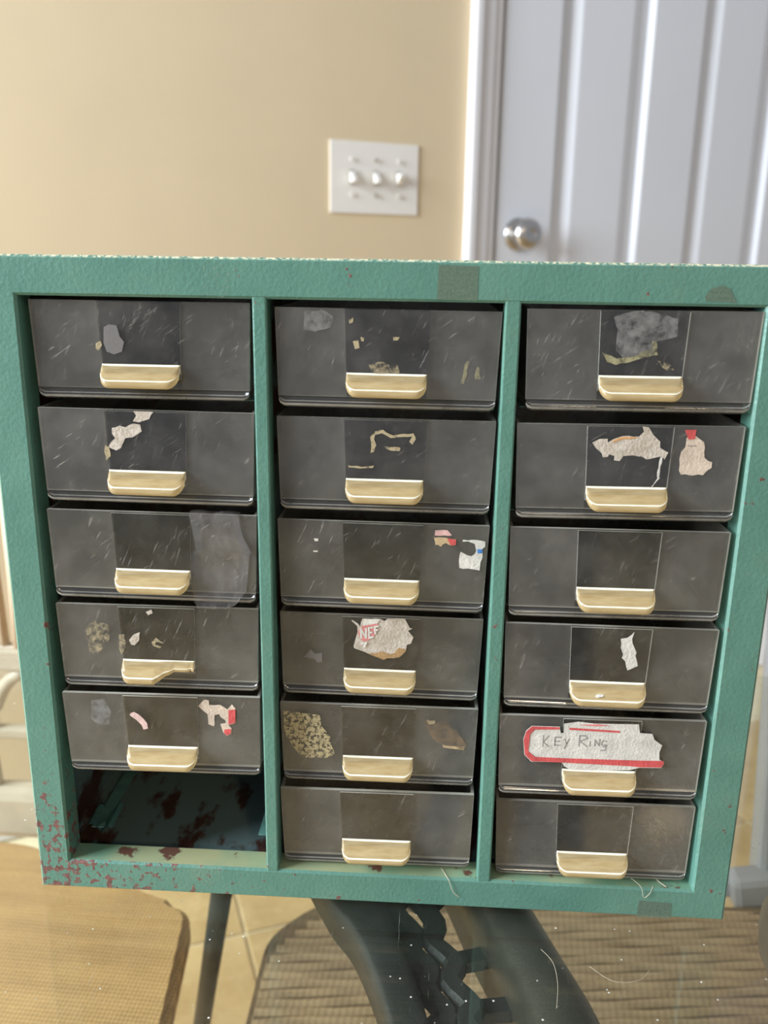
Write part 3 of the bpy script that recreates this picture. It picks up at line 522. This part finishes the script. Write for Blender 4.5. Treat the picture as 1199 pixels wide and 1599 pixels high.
def dens(P, n=6):
    """smooth resampling"""
    out = []; P = [Vector(p) for p in P]
    for i in range(len(P) - 1):
        p0, p1, p2, p3 = P[max(i - 1, 0)], P[i], P[i + 1], P[min(i + 2, len(P) - 1)]
        for k in range(n):
            t = k / n
            out.append(0.5 * ((2 * p1) + (p2 - p0) * t + (2 * p0 - 5 * p1 + 4 * p2 - p3) * t * t + (3 * p1 - p0 - 3 * p2 + p3) * t ** 3))
    return out + [P[-1]]
def run(P):                          # the visible curve, carried straight on to the frame rails at both ends
    D_ = dens(P); f0, f1, l0, l1 = D_[0], D_[1], D_[-2], D_[-1]
    u = (0.225 - f0.y) / (f0.y - f1.y); v = (-0.735 - l1.y) / (l1.y - l0.y)
    return [Vector((f0.x + (f0.x - f1.x) * u * 0.45, 0.225, f0.z))] + D_ + [Vector((l1.x + (l1.x - l0.x) * v * 0.8, -0.735, l1.z))]
bl, br, tl, tr_ = [run(P) for P in (BAND_L, BAND_R, TUBE_L, TUBE_R)]
strip('support_band', bl, br, T - 0.048, T - 0.026, 'dark_metal', 0.002)
strip('support_tube', tl, tr_, T - 0.058, T - 0.018, 'tube_metal', 0.018, 12)
def strap(pts, w_, z, th=0.004):
    bm = bmesh.new(); rows = []
    for i, p in enumerate(pts):
        d = (Vector(pts[min(i + 1, len(pts) - 1)]) - Vector(pts[max(i - 1, 0)])); d.z = 0; d.normalize(); s_ = Vector((-d.y, d.x, 0)) * w_ / 2; p = Vector(p)
        rows.append([bm.verts.new((p + k * s_) + Vector((0, 0, z_))) for k, z_ in ((-1, z - th * 0.3), (-0.6, z + th / 2), (0.6, z + th / 2), (1, z - th * 0.3), (0.6, z - th / 2), (-0.6, z - th / 2))])
    for A, B in zip(rows, rows[1:]):
        for k in range(6): bm.faces.new((A[k], A[(k + 1) % 6], B[(k + 1) % 6], B[k]))
    bm.faces.new(rows[0]); bm.faces.new(rows[-1][::-1])
    return tpart(obj('lattice_strap', bm, 'dark_metal', None, False))
vis = [i for i in range(len(br)) if -0.16 < br[i].y < 0.12]
br, tl = [br[i] for i in vis], [tl[i] for i in vis]; N = len(br)
def acr(t, f):                      # t along the frame 0..1, f across from band (0) to tube (1)
    i = min(int(t * (N - 1)), N - 2); u = t * (N - 1) - i
    A = Vector(br[i]).lerp(Vector(br[i + 1]), u); B = Vector(tl[i]).lerp(Vector(tl[i + 1]), u); p = A.lerp(B, f); return Vector((p.x, p.y, 0))
for f0, amp, ph in ((0.22, 0.06, 0.0), (0.52, 0.07, 2.2)):
    strap([acr(t / 30, f0 + amp * math.sin(t * 0.95 + ph)) for t in range(31)], 0.0115, T - 0.036)
for k in range(8):
    t0_ = 0.06 + k * 0.122
    strap([acr(min(1, t0_ + 0.10 * (1 - s / 6)), -0.05 + 0.30 * s / 6) for s in range(7)], 0.0085, T - 0.043)
    strap([acr(min(1, t0_ + 0.02 + 0.055 * (1 - s / 6)), 0.22 + 0.32 * s / 6) for s in range(7)], 0.0075, T - 0.044)
    if k % 2 == 0 or k == 7: strap([acr(min(1, t0_ + 0.090 * (1 - s / 6)), 0.48 + 0.56 * s / 6) for s in range(7)], 0.0135, T - 0.041)
L0, L1 = lp(LEG[0]), lp(LEG[1]); L0 = L0 + (L1 - L0) * 0.02
tpart(tubeobj('table_leg', [L0, L0.lerp(L1, 0.5), L1], [0.0085, 0.0085, 0.0095], 'dark_metal'))
for x, y in ((GX0 + 0.01, GY0 + 0.01), (GX1 - 0.01, GY0 + 0.01), (GX1 - 0.02, GY1 - 0.02), (GX0 + 0.02, GY1 - 0.02)):
    tpart(tubeobj('table_leg', [(x, y, T - 0.02), (x, y, 0.0)], 0.010, 'dark_metal'))

# ------------------------------------------------------------------ the two patio chairs seen through and beside the glass
ZS = T - 0.28
def rounded_poly(pts, r, seg=6):
    out = []; n = len(pts)
    for i in range(n):
        p0, p1, p2 = Vector(pts[i - 1]), Vector(pts[i]), Vector(pts[(i + 1) % n]); rr = r[i] if isinstance(r, list) else r
        d0, d1 = (p0 - p1).normalized(), (p2 - p1).normalized()
        a_, b_ = p1 + d0 * rr, p1 + d1 * rr
        for k in range(seg + 1):
            t = k / seg; out.append((1 - t) ** 2 * a_ + 2 * t * (1 - t) * p1 + t * t * b_)
    return out
def slab_xy(name, pts, z0, z1, mat, parent, bev=0.006):
    bm = bmesh.new(); f = bm.faces.new([bm.verts.new((p[0], p[1], z0)) for p in pts]); r = bmesh.ops.extrude_face_region(bm, geom=[f])
    tv = [g for g in r['geom'] if isinstance(g, bmesh.types.BMVert)]
    for v in tv: v.co.z = z1
    es = [e for e in bm.edges if all(v in tv for v in e.verts)]
    bmesh.ops.bevel(bm, geom=es, offset=bev, segments=3, affect='EDGES'); return obj(name, bm, mat, parent, False)
def cpart(o, root): o.parent = root; o.matrix_parent_inverse = Matrix.Translation(-root.location); return o
# left chair
lc = empty('patio_chair', (-0.24, 0.20, 0), 'pale metal patio chair with tan woven seat, left of the cabinet under the glass', 'chair')
pts = rounded_poly([(-0.46, -0.06), (0.012, -0.06), (-0.030, 0.322), (-0.075, 0.335), (-0.205, 0.402), (-0.46, 0.412)], [0.03, 0.04, 0.02, 0.02, 0.03, 0.03])
cpart(slab_xy('seat', pts, ZS - 0.022, ZS, 'sling_left', None), lc)
for x, y in ((-0.43, -0.03), (-0.02, -0.03), (-0.43, 0.38), (-0.10, 0.31)): cpart(tubeobj('leg', [(x, y, ZS - 0.02), (x, y, 0)], 0.011, 'pale_metal'), lc)
bm = bmesh.new(); box(bm, -0.47, -0.17, 0.416, 0.446, ZS - 0.012, ZS + 0.043, 0.010); cpart(obj('back_rail', bm, 'pale_metal'), lc).color = (1, 1, 1, 1)
bm = bmesh.new(); box(bm, -0.47, -0.17, 0.424, 0.442, T - 0.112, T - 0.086, 0.005); cpart(obj('back_rail', bm, 'pale_metal'), lc)
bm = bmesh.new(); box(bm, -0.47, -0.17, 0.420, 0.446, T + 0.085, T + 0.115, 0.008); cpart(obj('back_rail', bm, 'pale_metal'), lc)
for x in (-0.465, -0.175): cpart(tubeobj('back_post', [(x, 0.431, ZS - 0.01), (x, 0.431, T + 0.11)], 0.009, 'pale_metal'), lc)
for k in range(20):
    x = -0.452 + k * 0.0138; bm = bmesh.new(); tube(bm, [(x, 0.433 + 0.002 * math.sin(k), T - 0.09), (x + 0.002 * math.sin(2.3 * k), 0.430, T), (x, 0.433, T + 0.09)], 0.0056 - 0.0012 * (k % 3 == 1), 8); cpart(obj('back_slat', bm, 'wicker_strand', None, True), lc)
for x0, sg in ((-0.215, 1), (-0.215, -1), (-0.30, 1), (-0.38, 1)):
    pts_ = [(x0 + sg * 0.045 * math.cos(u), 0.431, ZS + 0.04 + 0.125 * math.sin(u)) for u in [math.pi * i / 20 for i in range(11)]]
    cpart(tubeobj('scroll', pts_, 0.0065, 'pale_metal', None, 8), lc)
bm = bmesh.new(); box(bm, -0.47, -0.17, 0.4265, 0.4395, T - 0.185, T - 0.173, 0.003); cpart(obj('back_rail', bm, 'pale_metal'), lc)
# right chair
rc = empty('patio_chair', (0.27, 0.15, 0), 'grey metal patio chair with tan ribbed seat, right of the cabinet under the glass', 'chair')
pts = rounded_poly([(0.040, -0.12), (0.56, -0.12), (0.53, 0.37), (0.085, 0.358), (0.040, 0.300)], [0.02, 0.03, 0.04, 0.045, 0.02])
base = slab_xy('seat', pts, ZS - 0.026, ZS - 0.004, 'sling_dark', None); cpart(base, rc)
# raised ribs of the woven seat, one joined part following the outline
bm = bmesh.new(); P2 = [Vector((p[0], p[1])) for p in pts]
def span(y):
    xs_ = []
    for p, q in zip(P2, P2[1:] + P2[:1]):
        if (p.y - y) * (q.y - y) < 0: xs_.append(p.x + (q.x - p.x) * (y - p.y) / (q.y - p.y))
    return (min(xs_), max(xs_)) if len(xs_) >= 2 else None
y = -0.09
while y < 0.350:
    s_ = span(y)
    if s_:
        x0, x1 = s_[0] + 0.006, s_[1] - 0.006; rows = []
        for k in range(17):
            x = x0 + (x1 - x0) * k / 16; yy = y + 0.0014 * math.sin(x * 60 + y * 200) + 0.10 * (x - 0.30); yy = min(yy, 0.352)
            rows.append([bm.verts.new((x, yy + dy, ZS - 0.004 + dz)) for dy, dz in ((-0.0036, 0), (-0.0016, 0.0032), (0.0016, 0.0032), (0.0036, 0))])
        for A, B in zip(rows, rows[1:]):
            for k in range(3): bm.faces.new((A[k], A[k + 1], B[k + 1], B[k]))
    y += 0.0092
rb = cpart(obj('seat_rib', bm, 'sling_right', None, True), rc); rb['kind'] = 'stuff'
for x, y in ((0.07, -0.09), (0.52, -0.09), (0.10, 0.33), (0.49, 0.35)): cpart(tubeobj('leg', [(x, y, ZS - 0.026), (x, y, 0)], 0.012, 'grey_metal'), rc)
def bar(name, p, q, w_, h_, mat, root):
    p, q = Vector(p), Vector(q); d = q - p; bm = bmesh.new(); box(bm, -w_ / 2, w_ / 2, -h_ / 2, h_ / 2, 0, d.length, min(w_, h_) * 0.28)
    bm.transform(Matrix.Translation(p) @ d.to_track_quat('Z', 'Y').to_matrix().to_4x4()); return cpart(obj(name, bm, mat), root)
bar('back_post', (0.492, 0.40, T - 0.29), (0.470, 0.40, T + 0.06), 0.030, 0.022, 'rim_metal', rc)
bar('back_post', (0.115, 0.40, T - 0.29), (0.130, 0.40, T + 0.06), 0.030, 0.022, 'rim_metal', rc)
bar('back_rail', (0.10, 0.392, T - 0.300), (0.475, 0.392, T - 0.280), 0.020, 0.022, 'grey_metal', rc)
bar('back_rail', (0.455, 0.385, T - 0.283), (0.575, 0.385, T - 0.262), 0.026, 0.034, 'grey_metal', rc)
bar('back_rail', (0.128, 0.40, T + 0.045), (0.475, 0.40, T + 0.045), 0.022, 0.03, 'rim_metal', rc)
for k in range(5): bar('back_slat', (0.17 + k * 0.062, 0.40, T - 0.285), (0.178 + k * 0.06, 0.40, T + 0.04), 0.016, 0.008, 'grey_metal', rc)
bar('bracket', (0.460, 0.380, T - 0.318), (0.520, 0.384, T - 0.285), 0.020, 0.024, 'grey_metal', rc)
cpart(tubeobj('armrest', [(0.390, 0.122, T - 0.088), (0.3905, 0.110, T - 0.085), (0.392, 0.095, T - 0.084), (0.395, 0.07, T - 0.084), (0.40, -0.02, T - 0.084), (0.40, -0.10, T - 0.09)], [0.012, 0.028, 0.036, 0.0385, 0.036, 0.03], 'grey_metal', None, 20), rc)
bar('arm_post', (0.40, 0.06, ZS - 0.01), (0.398, 0.07, T - 0.10), 0.02, 0.02, 'grey_metal', rc)

# ------------------------------------------------------------------ the drawer cabinet
CW, CH, CD = 0.300, 0.2722, 0.152
OX0, OX1, OZ0, OZ1 = 0.0142, 0.2850, 0.0146, 0.2577
cab = empty('drawer_cabinet', (0, 0, T + 0.0003), 'green enamel metal small-parts cabinet with rust and chipped paint, standing on the glass table', 'cabinet')
# front frame: outer ring with a folded lip
bm = bmesh.new()
def ring(x0, x1, z0, z1, y): return [bm.verts.new(p) for p in ((x0, y, z0), (x1, y, z0), (x1, y, z1), (x0, y, z1))]
r0 = ring(0, CW, 0, CH, 0.012); r1 = ring(0, CW, 0, CH, 0.0012); r1b = ring(0.0011, CW - 0.0011, 0.0011, CH - 0.0011, 0.0)
r2 = ring(OX0 - 0.001, OX1 + 0.001, OZ0 - 0.001, OZ1 + 0.001, 0.0); r3 = ring(OX0, OX1, OZ0, OZ1, 0.001); r4 = ring(OX0, OX1, OZ0, OZ1, 0.012)
rs = [r0, r1, r1b, r2, r3, r4]
for A, B in zip(rs, rs[1:] + rs[:1]):
    for k in range(4):
        f = bm.faces.new((A[k], A[(k + 1) % 4], B[(k + 1) % 4], B[k]))
        if A is r3 and k == 0: f.material_index = 1
obj('front_frame', bm, ['green_enamel', 'lip_green'], cab)
# shell
bm = bmesh.new(); th = 0.0012; y0, y1 = 0.0121, CD
box(bm, 0, th, y0, y1, 0, CH); box(bm, CW - th, CW, y0, y1, 0, CH); box(bm, th, CW - th, y0, y1, CH - th, CH); box(bm, th, CW - th, y1 - th, y1, th, CH - th)
obj('shell', bm, 'green_enamel', cab)
bm = bmesh.new(); box(bm, th, CW - th, y0, y1 - th, 0.0004, 0.0030); obj('bottom_pan', bm, 'inner_green', cab)
bm = bmesh.new(); box(bm, th, th + 0.001, y0, y1 - th, 0.003, CH - th); box(bm, CW - th - 0.001, CW - th, y0, y1 - th, 0.003, CH - th); box(bm, th + 0.001, CW - th - 0.001, y1 - th - 0.001, y1 - th, 0.003, CH - th)
box(bm, th + 0.001, CW - th - 0.001, y0, y1 - th - 0.001, CH - th - 0.001, CH - th); obj('inner_lining', bm, 'inner_green', cab)
for xc, wd in ((0.1045, 0.0054), (0.1964, 0.0058)):
    bm = bmesh.new(); box(bm, xc - wd / 2, xc + wd / 2, 0.0002, 0.010, 0.0104, 0.2612, 0.0007); d = obj('divider', bm, 'green_enamel', cab)
    bm = bmesh.new(); box(bm, xc - 0.0006, xc + 0.0006, 0.010, y1 - th - 0.001, 0.003, CH - th - 0.001); obj('divider_panel', bm, 'inner_green', d)
# rails under every drawer
bm = bmesh.new(); box(bm, -0.0028, 0.0028, 0.016, 0.146, -0.0006, -0.0001)
rail_me = mesh(bm, 'rail_paint', name='rail')
inner = {1: (OX0 + 0.0012, 0.1017), 2: (0.1074, 0.1933), 3: (0.1995, OX1 - 0.0012)}
colx = {1: (0.0195, 0.0990), 2: (0.1115, 0.1895), 3: (0.2025, 0.2815)}
bays = dict(DRAWERS); bays[(1, 6)] = (0.0597, 0.001, 0.0215, 0)
for (c_, r_), (xc, d_, zb, roll) in bays.items():
    for s_ in (-1, 1):
        o = link('rail', rail_me, None, cab); o.location = (xc + s_ * 0.0384, 0, zb - 0.0006)
        if s_ > 0: o.scale = (-1, 1, 1)
# the bent tab at the front end of the empty bay's rail
bm = bmesh.new(); rows = []
for k in range(9):
    t = k / 8; x = 0.0160 + 0.0135 * t; z = 0.0205 + 0.0022 * math.sin(t * 9.0) + 0.002 * t
    rows.append([bm.verts.new((x, 0.0135 + 0.002 * math.sin(t * 5), z)), bm.verts.new((x + 0.0008, 0.0260, z + 0.0028))])
for A, B in zip(rows, rows[1:]): bm.faces.new((A[0], B[0], B[1], A[1]))
bmesh.ops.solidify(bm, geom=bm.faces[:], thickness=0.0006); obj('bent_rail_tab', bm, 'rail_paint', cab)['label'] = 'bent light green end of the rail in the empty bay'
for n_, m_, pts in FRAME_PATCHES:
    obj(n_, prism_xz([(p[0] / 1e3, p[1] / 1e3) for p in pts], -0.00004, 0.00010), m_, cab)

# ------------------------------------------------------------------ drawers
DW, DH_, DD = 0.0832, 0.0370, 0.130
HT, HB = DW / 2, DW / 2 - 0.0011           # half widths at the top and the bottom
PWt, PWb, PZ0 = 0.0158, 0.0149, 0.0138       # label plate half widths, height of its pull
def tray():
    bm = bmesh.new(); t_ = 0.0013; y0, y1 = 0.0017, DD; zf = 0.0042
    def hw(z): return HB + (HT - HB) * z / DH_
    def wall(pts, mi=0): f = bm.faces.new([bm.verts.new(p) for p in pts]); f.material_index = mi
    for s_ in (-1, 1):
        a0, a1 = s_ * hw(zf), s_ * hw(DH_); b0, b1 = s_ * (hw(zf) - t_), s_ * (hw(DH_) - t_)
        wall([(a0, y0, zf), (a0, y1, zf), (a1, y1, DH_), (a1, y0, DH_)]); wall([(b0, y0, zf), (b1, y0, DH_), (b1, y1, DH_), (b0, y1, zf)])
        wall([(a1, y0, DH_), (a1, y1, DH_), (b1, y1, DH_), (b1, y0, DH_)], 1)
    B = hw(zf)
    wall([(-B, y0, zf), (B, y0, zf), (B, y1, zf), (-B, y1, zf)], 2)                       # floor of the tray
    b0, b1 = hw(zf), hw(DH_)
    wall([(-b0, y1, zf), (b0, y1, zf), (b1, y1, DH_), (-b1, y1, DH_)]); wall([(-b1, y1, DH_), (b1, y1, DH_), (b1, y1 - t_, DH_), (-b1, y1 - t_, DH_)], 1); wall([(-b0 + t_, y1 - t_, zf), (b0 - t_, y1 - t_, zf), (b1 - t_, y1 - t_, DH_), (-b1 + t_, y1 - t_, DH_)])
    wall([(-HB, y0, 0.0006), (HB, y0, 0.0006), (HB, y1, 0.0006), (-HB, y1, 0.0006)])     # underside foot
    return mesh(bm, ['smoky_body', 'edge_highlight', 'lightened_floor'], name='tray')
def front():
    bm = bmesh.new(); t_ = 0.0017
    zs_ = [0.0046, DH_]
    def hw(z): return HB + (HT - HB) * z / DH_
    z0, z1 = zs_; a0, a1 = hw(z0), hw(z1)
    c0, c1 = PWb, PWt
    g = [[[bm.verts.new((x, y, z)) for x in xs] for z, xs in ((z0, (-a0, -c0, c0, a0)), (z1, (-a1, -c1, c1, a1)))] for y in (0, t_)]
    for y_ in (0, 1):
        for k in range(3):
            f = bm.faces.new((g[y_][0][k], g[y_][0][k + 1], g[y_][1][k + 1], g[y_][1][k])); f.material_index = 2 if k == 1 else 0
    for k in range(3):
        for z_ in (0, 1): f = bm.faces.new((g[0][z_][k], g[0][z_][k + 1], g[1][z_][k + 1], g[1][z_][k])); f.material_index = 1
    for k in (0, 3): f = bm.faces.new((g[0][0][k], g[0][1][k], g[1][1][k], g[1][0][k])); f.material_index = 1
    return mesh(bm, ['smoky_front', 'frosted_highlight', 'clear_plate'], name='front_panel')
def rim():
    # moulded foot along the bottom edge: a dark step and a rounded bead
    bm = bmesh.new(); prof = [(0.0017, 0.0045), (0.0004, 0.0045), (0.0006, 0.0028), (0.0001, 0.0025), (-0.0001, 0.0018), (0.0001, 0.0009), (0.0007, 0.0003), (0.0017, 0.0001)]
    xs_ = [-HB, -HB + 0.0006, -HB + 0.0022, HB - 0.0022, HB - 0.0006, HB]; lift = [0.0018, 0.0007, 0, 0, 0.0007, 0.0018]; rows = []
    for x, l in zip(xs_, lift): rows.append([bm.verts.new((x, p[0], max(p[1], min(l + p[1], 0.0045)))) for p in prof])
    for A, B in zip(rows, rows[1:]):
        for k in range(len(prof) - 1):
            f = bm.faces.new((A[k], B[k], B[k + 1], A[k + 1]))
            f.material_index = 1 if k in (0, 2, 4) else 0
    return mesh(bm, ['rim_plastic', 'edge_highlight'], True, name='base_rim')
def plate():
    bm = bmesh.new(); z0, z1 = PZ0 - 0.0056, DH_ - 0.0004; y = -0.0009
    A = [bm.verts.new(p) for p in ((-PWb, y, z0), (PWb, y, z0), (PWt, y, z1), (-PWt, y, z1))]; B = [bm.verts.new(p) for p in ((-PWb, -0.00003, z0), (PWb, -0.00003, z0), (PWt, -0.00003, z1), (-PWt, -0.00003, z1))]
    bm.faces.new(A)
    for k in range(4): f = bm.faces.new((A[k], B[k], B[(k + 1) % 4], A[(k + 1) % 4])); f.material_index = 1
    return mesh(bm, ['clear_plate', 'frosted_highlight'], name='label_plate')
def tab(broken=False):
    """scooped finger pull: leaves the plate in a hollow, ends in a thick rounded lip"""
    prof = [(-0.0009, 0.0), (-0.0014, -0.0007), (-0.0024, -0.0014), (-0.0037, -0.0022), (-0.0050, -0.0034), (-0.0060, -0.0047), (-0.0069, -0.0053), (-0.0075, -0.0057), (-0.0076, -0.0072), (-0.0073, -0.0081), (-0.0066, -0.0084), (-0.0052, -0.0077), (-0.0036, -0.0058), (-0.0022, -0.0042), (-0.0009, -0.0034)]
    n = 40; bm = bmesh.new(); rows = []
    for i in range(n + 1):
        u = -1 + 2 * i / n; x = PWb * 1.0 * u; e = (1 - abs(u)) * PWb
        d = 1.0
        if e < 0.0042: d = 0.42 + 0.58 * (1 - (1 - e / 0.0042) ** 2.2) ** 0.7
        if broken:
            k = (u + 0.05) / 0.55
            if k > 0: d = min(d, max(0.30, 1.0 - 0.75 * min(1, k) ** 0.8 + 0.03 * math.sin(u * 23)))
            if u > 0.75: d = min(d, 0.26 + 0.05 * math.sin(u * 40))
        row = []
        for py, pz in prof:
            q = d if py < -0.0013 else 1.0
            zz = pz * (0.30 + 0.70 * d) if py < -0.0013 else pz
            row.append(bm.verts.new((x, -0.0009 + (py + 0.0009) * q, PZ0 + zz)))
        rows.append(row)
    for A, B in zip(rows, rows[1:]):
        for k in range(len(prof) - 1):
            f = bm.faces.new((A[k], B[k], B[k + 1], A[k + 1]))
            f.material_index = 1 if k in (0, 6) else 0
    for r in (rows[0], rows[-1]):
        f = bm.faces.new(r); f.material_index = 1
    return mesh(bm, ['tab_plastic', 'tab_highlight'], True, name='pull_tab')
plain('tab_highlight', (0.90, 0.82, 0.62), 0.2, var=0.1, vscale=400)  # highlight painted in near-white on the pull's fillet line, lip and ends
tray_me, front_me, rim_me, plate_me, tab_me, tabb_me = tray(), front(), rim(), plate(), tab(), tab(True)
LABELS = {
 (1, 1): 'topmost drawer of the left column, smoky plastic with a grey oval smear on its centre',
 (1, 2): 'second drawer down the left column, two torn paper shreds above its pull',
 (1, 3): 'third drawer down the left column, wrinkled clear tape down its right side',
 (1, 4): 'fourth drawer down the left column, smoky plastic with its finger pull broken off diagonally',
 (1, 5): 'lowest drawer of the left column above the empty bay, with red and cream paper scrap',
 (2, 1): 'topmost drawer of the middle column, scratched smoky plastic with tan glue specks',
 (2, 2): 'second drawer down the middle column, outline of dried glue above its pull',
 (2, 3): 'third drawer down the middle column, white and red sticker scraps at its right',
 (2, 4): 'fourth drawer down the middle column, round torn paper with red print in the centre',
 (2, 5): 'fifth drawer down the middle column, crumbly tan glue patch on its left side',
 (2, 6): 'bottom drawer of the middle column, smoky plastic without any paper left',
 (3, 1): 'topmost drawer of the right column, grey and olive glue blotch over its centre',
 (3, 2): 'second drawer down the right column, ragged paper strip in centre and boot-shaped scrap at right',
 (3, 3): 'third drawer down the right column, smoky plastic without any paper or glue',
 (3, 4): 'fourth drawer down the right column, narrow white paper shred above its pull',
 (3, 5): 'fifth drawer down the right column, red-bordered paper label reading KEY RING',
 (3, 6): 'bottom drawer of the right column, unlabelled smoky plastic with lint at lower right',
}
roots = {}
def stroke(name, pts, mat, par, y, w_=0.00045):
    bm = bmesh.new()
    for i_, (p, q) in enumerate(zip(pts, pts[1:])):
        p, q = Vector((p[0] / 1e3, 0, p[1] / 1e3)), Vector((q[0] / 1e3, 0, q[1] / 1e3)); d = (q - p).normalized(); s_ = Vector((-d.z, 0, d.x)) * w_ / 2; p = p - d * w_ * 0.3; q = q + d * w_ * 0.3
        bm.faces.new([bm.verts.new(v + Vector((0, y - i_ * 0.000012, 0))) for v in (p - s_, q - s_, q + s_, p + s_)])
    r = bmesh.ops.extrude_face_region(bm, geom=bm.faces[:])
    for g in r['geom']:
        if isinstance(g, bmesh.types.BMVert): g.co.y -= 0.00005
    return obj(name, bm, mat, par)
for k in sorted(DRAWERS):
    xc, d_, zb, roll = DRAWERS[k]
    rt = empty('parts_drawer', (xc, d_, zb + T + 0.0003), LABELS[k], 'drawer', 'smoky plastic drawers in the cabinet', (0, -roll, 0)); roots[k] = rt
    link('tray', tray_me, None, rt); link('front_panel', front_me, None, rt); link('base_rim', rim_me, None, rt); link('label_plate', plate_me, None, rt)
    tbo = link('pull_tab', tabb_me if k == (1, 4) else tab_me, None, rt)
    if k == (1, 4): tbo['label'] = 'broken pull tab, right half snapped off'
for i, (k, n_, m_, lay, pts) in enumerate(STICKERS):
    P = [(p[0] / 1e3, p[1] / 1e3) for p in pts]; cx = sum(p[0] for p in P) / len(P)
    inplate = min(p[0] for p in P) < PWb and max(p[0] for p in P) > -PWb
    y = (-0.00094 if inplate else -0.00004) - 0.00016 * lay
    # ragged torn outline for paper, kept inside the front
    if lay == 0 and m_ not in ('grey_film',):
        Q = []
        for p, q in zip(P, P[1:] + P[:1]):
            Q.append(p); L = math.hypot(q[0] - p[0], q[1] - p[1])
            nn = int(L / 0.0016) if m_ != 'white_paper' or k != (3, 5) else 0
            for s_ in range(1, nn):
                t = s_ / nn; j = 0.00028; Q.append((p[0] + (q[0] - p[0]) * t + random.uniform(-j, j), p[1] + (q[1] - p[1]) * t + random.uniform(-j, j)))
        P = Q
    P = [(max(-HB + 0.0003, min(HB - 0.0003, p[0])), min(p[1], DH_ - 0.0002)) for p in P]
    o = obj(n_, prism_xz(P, y, 0.00012), m_, roots[k])
for s_ in KEY_STROKES: stroke('handwriting', s_, 'pencil', roots[(3, 5)], -0.00107, 0.00042)
for n_, s_ in enumerate(PRINT_STROKES): stroke('lettering', s_, 'white_paper', roots[(2, 4)], -0.00123 - n_ * 0.00006, 0.00085)
# white chip stuck on one pull
bm = prism_xz([(-0.0060, 0.0), (-0.0042, 0.0016), (-0.0024, 0.0012), (-0.0028, -0.0002), (-0.0050, -0.0008)], 0, 0.0002)
bm.transform(Matrix.Translation((0.0005, -0.0058, PZ0 - 0.0042)) @ Matrix.Rotation(math.radians(-62), 4, 'X')); obj('paper_chip', bm, 'white_paper', roots[(3, 4)])
# clear tape over the right side of the third left drawer, folded over its top edge
bm = bmesh.new(); rows = []
tp = [(0.0150, 0.0350, 0.0035, DH_ + 0.0006), (0.0150, 0.0350, -0.0006, DH_ + 0.0004), (0.0158, 0.0352, -0.0012, 0.0345), (0.0165, 0.0362, -0.0006, 0.029), (0.0175, 0.0395, -0.0009, 0.0225), (0.0150, 0.0385, -0.0005, 0.021), (0.0148, 0.0380, -0.0008, 0.014), (0.0152, 0.0370, -0.0006, 0.006), (0.0165, 0.0330, -0.0022, 0.0008), (0.0180, 0.0290, -0.0030, -0.0012)]
for x0, x1, y, z in tp:
    rows.append([bm.verts.new((x0 + (x1 - x0) * q / 6, y - 0.0003 * math.sin(q * 2.1 + z * 900), z + 0.0003 * math.sin(q * 1.7))) for q in range(7)])
for A, B in zip(rows, rows[1:]):
    for q in range(6): bm.faces.new((A[q], A[q + 1], B[q + 1], B[q]))
bmesh.ops.solidify(bm, geom=bm.faces[:], thickness=0.00005); obj('clear_tape', bm, 'clear_tape', roots[(1, 3)], True)['label'] = 'wrinkled clear tape'

# ------------------------------------------------------------------ lint and threads
def thread(pts, r, label):
    bm = bmesh.new(); tube(bm, dens(pts, 5), r, 6); o = obj('thread', bm, 'thread_fibre', None, True); tag(o, label, 'thread', 'lint and threads')
zl = T + 0.0003 + OZ0
thread([(0.1783, 0.0062, zl + 0.0004), (0.180, 0.0020, zl + 0.0005), (0.1815, -0.0005, zl - 0.0005), (0.1835, -0.0007, zl - 0.0060), (0.1862, -0.0007, zl - 0.0085)], 0.00016, 'pale frayed thread hanging over the bottom frame left of the right divider')
thread([(0.2590, 0.0070, zl + 0.0006), (0.2615, 0.0030, zl + 0.0012), (0.2635, -0.0006, zl + 0.0008), (0.2650, -0.0008, zl - 0.0040), (0.2675, -0.0006, zl - 0.0015), (0.2690, 0.0015, zl + 0.0004)], 0.00012, 'white lint wisp under the bottom right drawer')
thread([(0.2700, 0.0080, zl + 0.0006), (0.2722, 0.0040, zl + 0.0006), (0.2745, 0.0010, zl + 0.0005)], 0.0002, 'short tan fibre at the right end of the bottom frame lip')
thread([(0.238, -0.030, T + 0.0003), (0.246, -0.037, T + 0.0003), (0.256, -0.036, T + 0.0003), (0.262, -0.030, T + 0.0003)], 0.00006, 'curled hair-thin thread on the glass before the right of the cabinet')
thread([(0.2195, -0.0220, T + 0.0003), (0.2235, -0.0290, T + 0.0003), (0.2240, -0.0400, T + 0.0003), (0.2220, -0.0520, T + 0.0003)], 0.00007, 'thread on the glass above the dark metal tube')
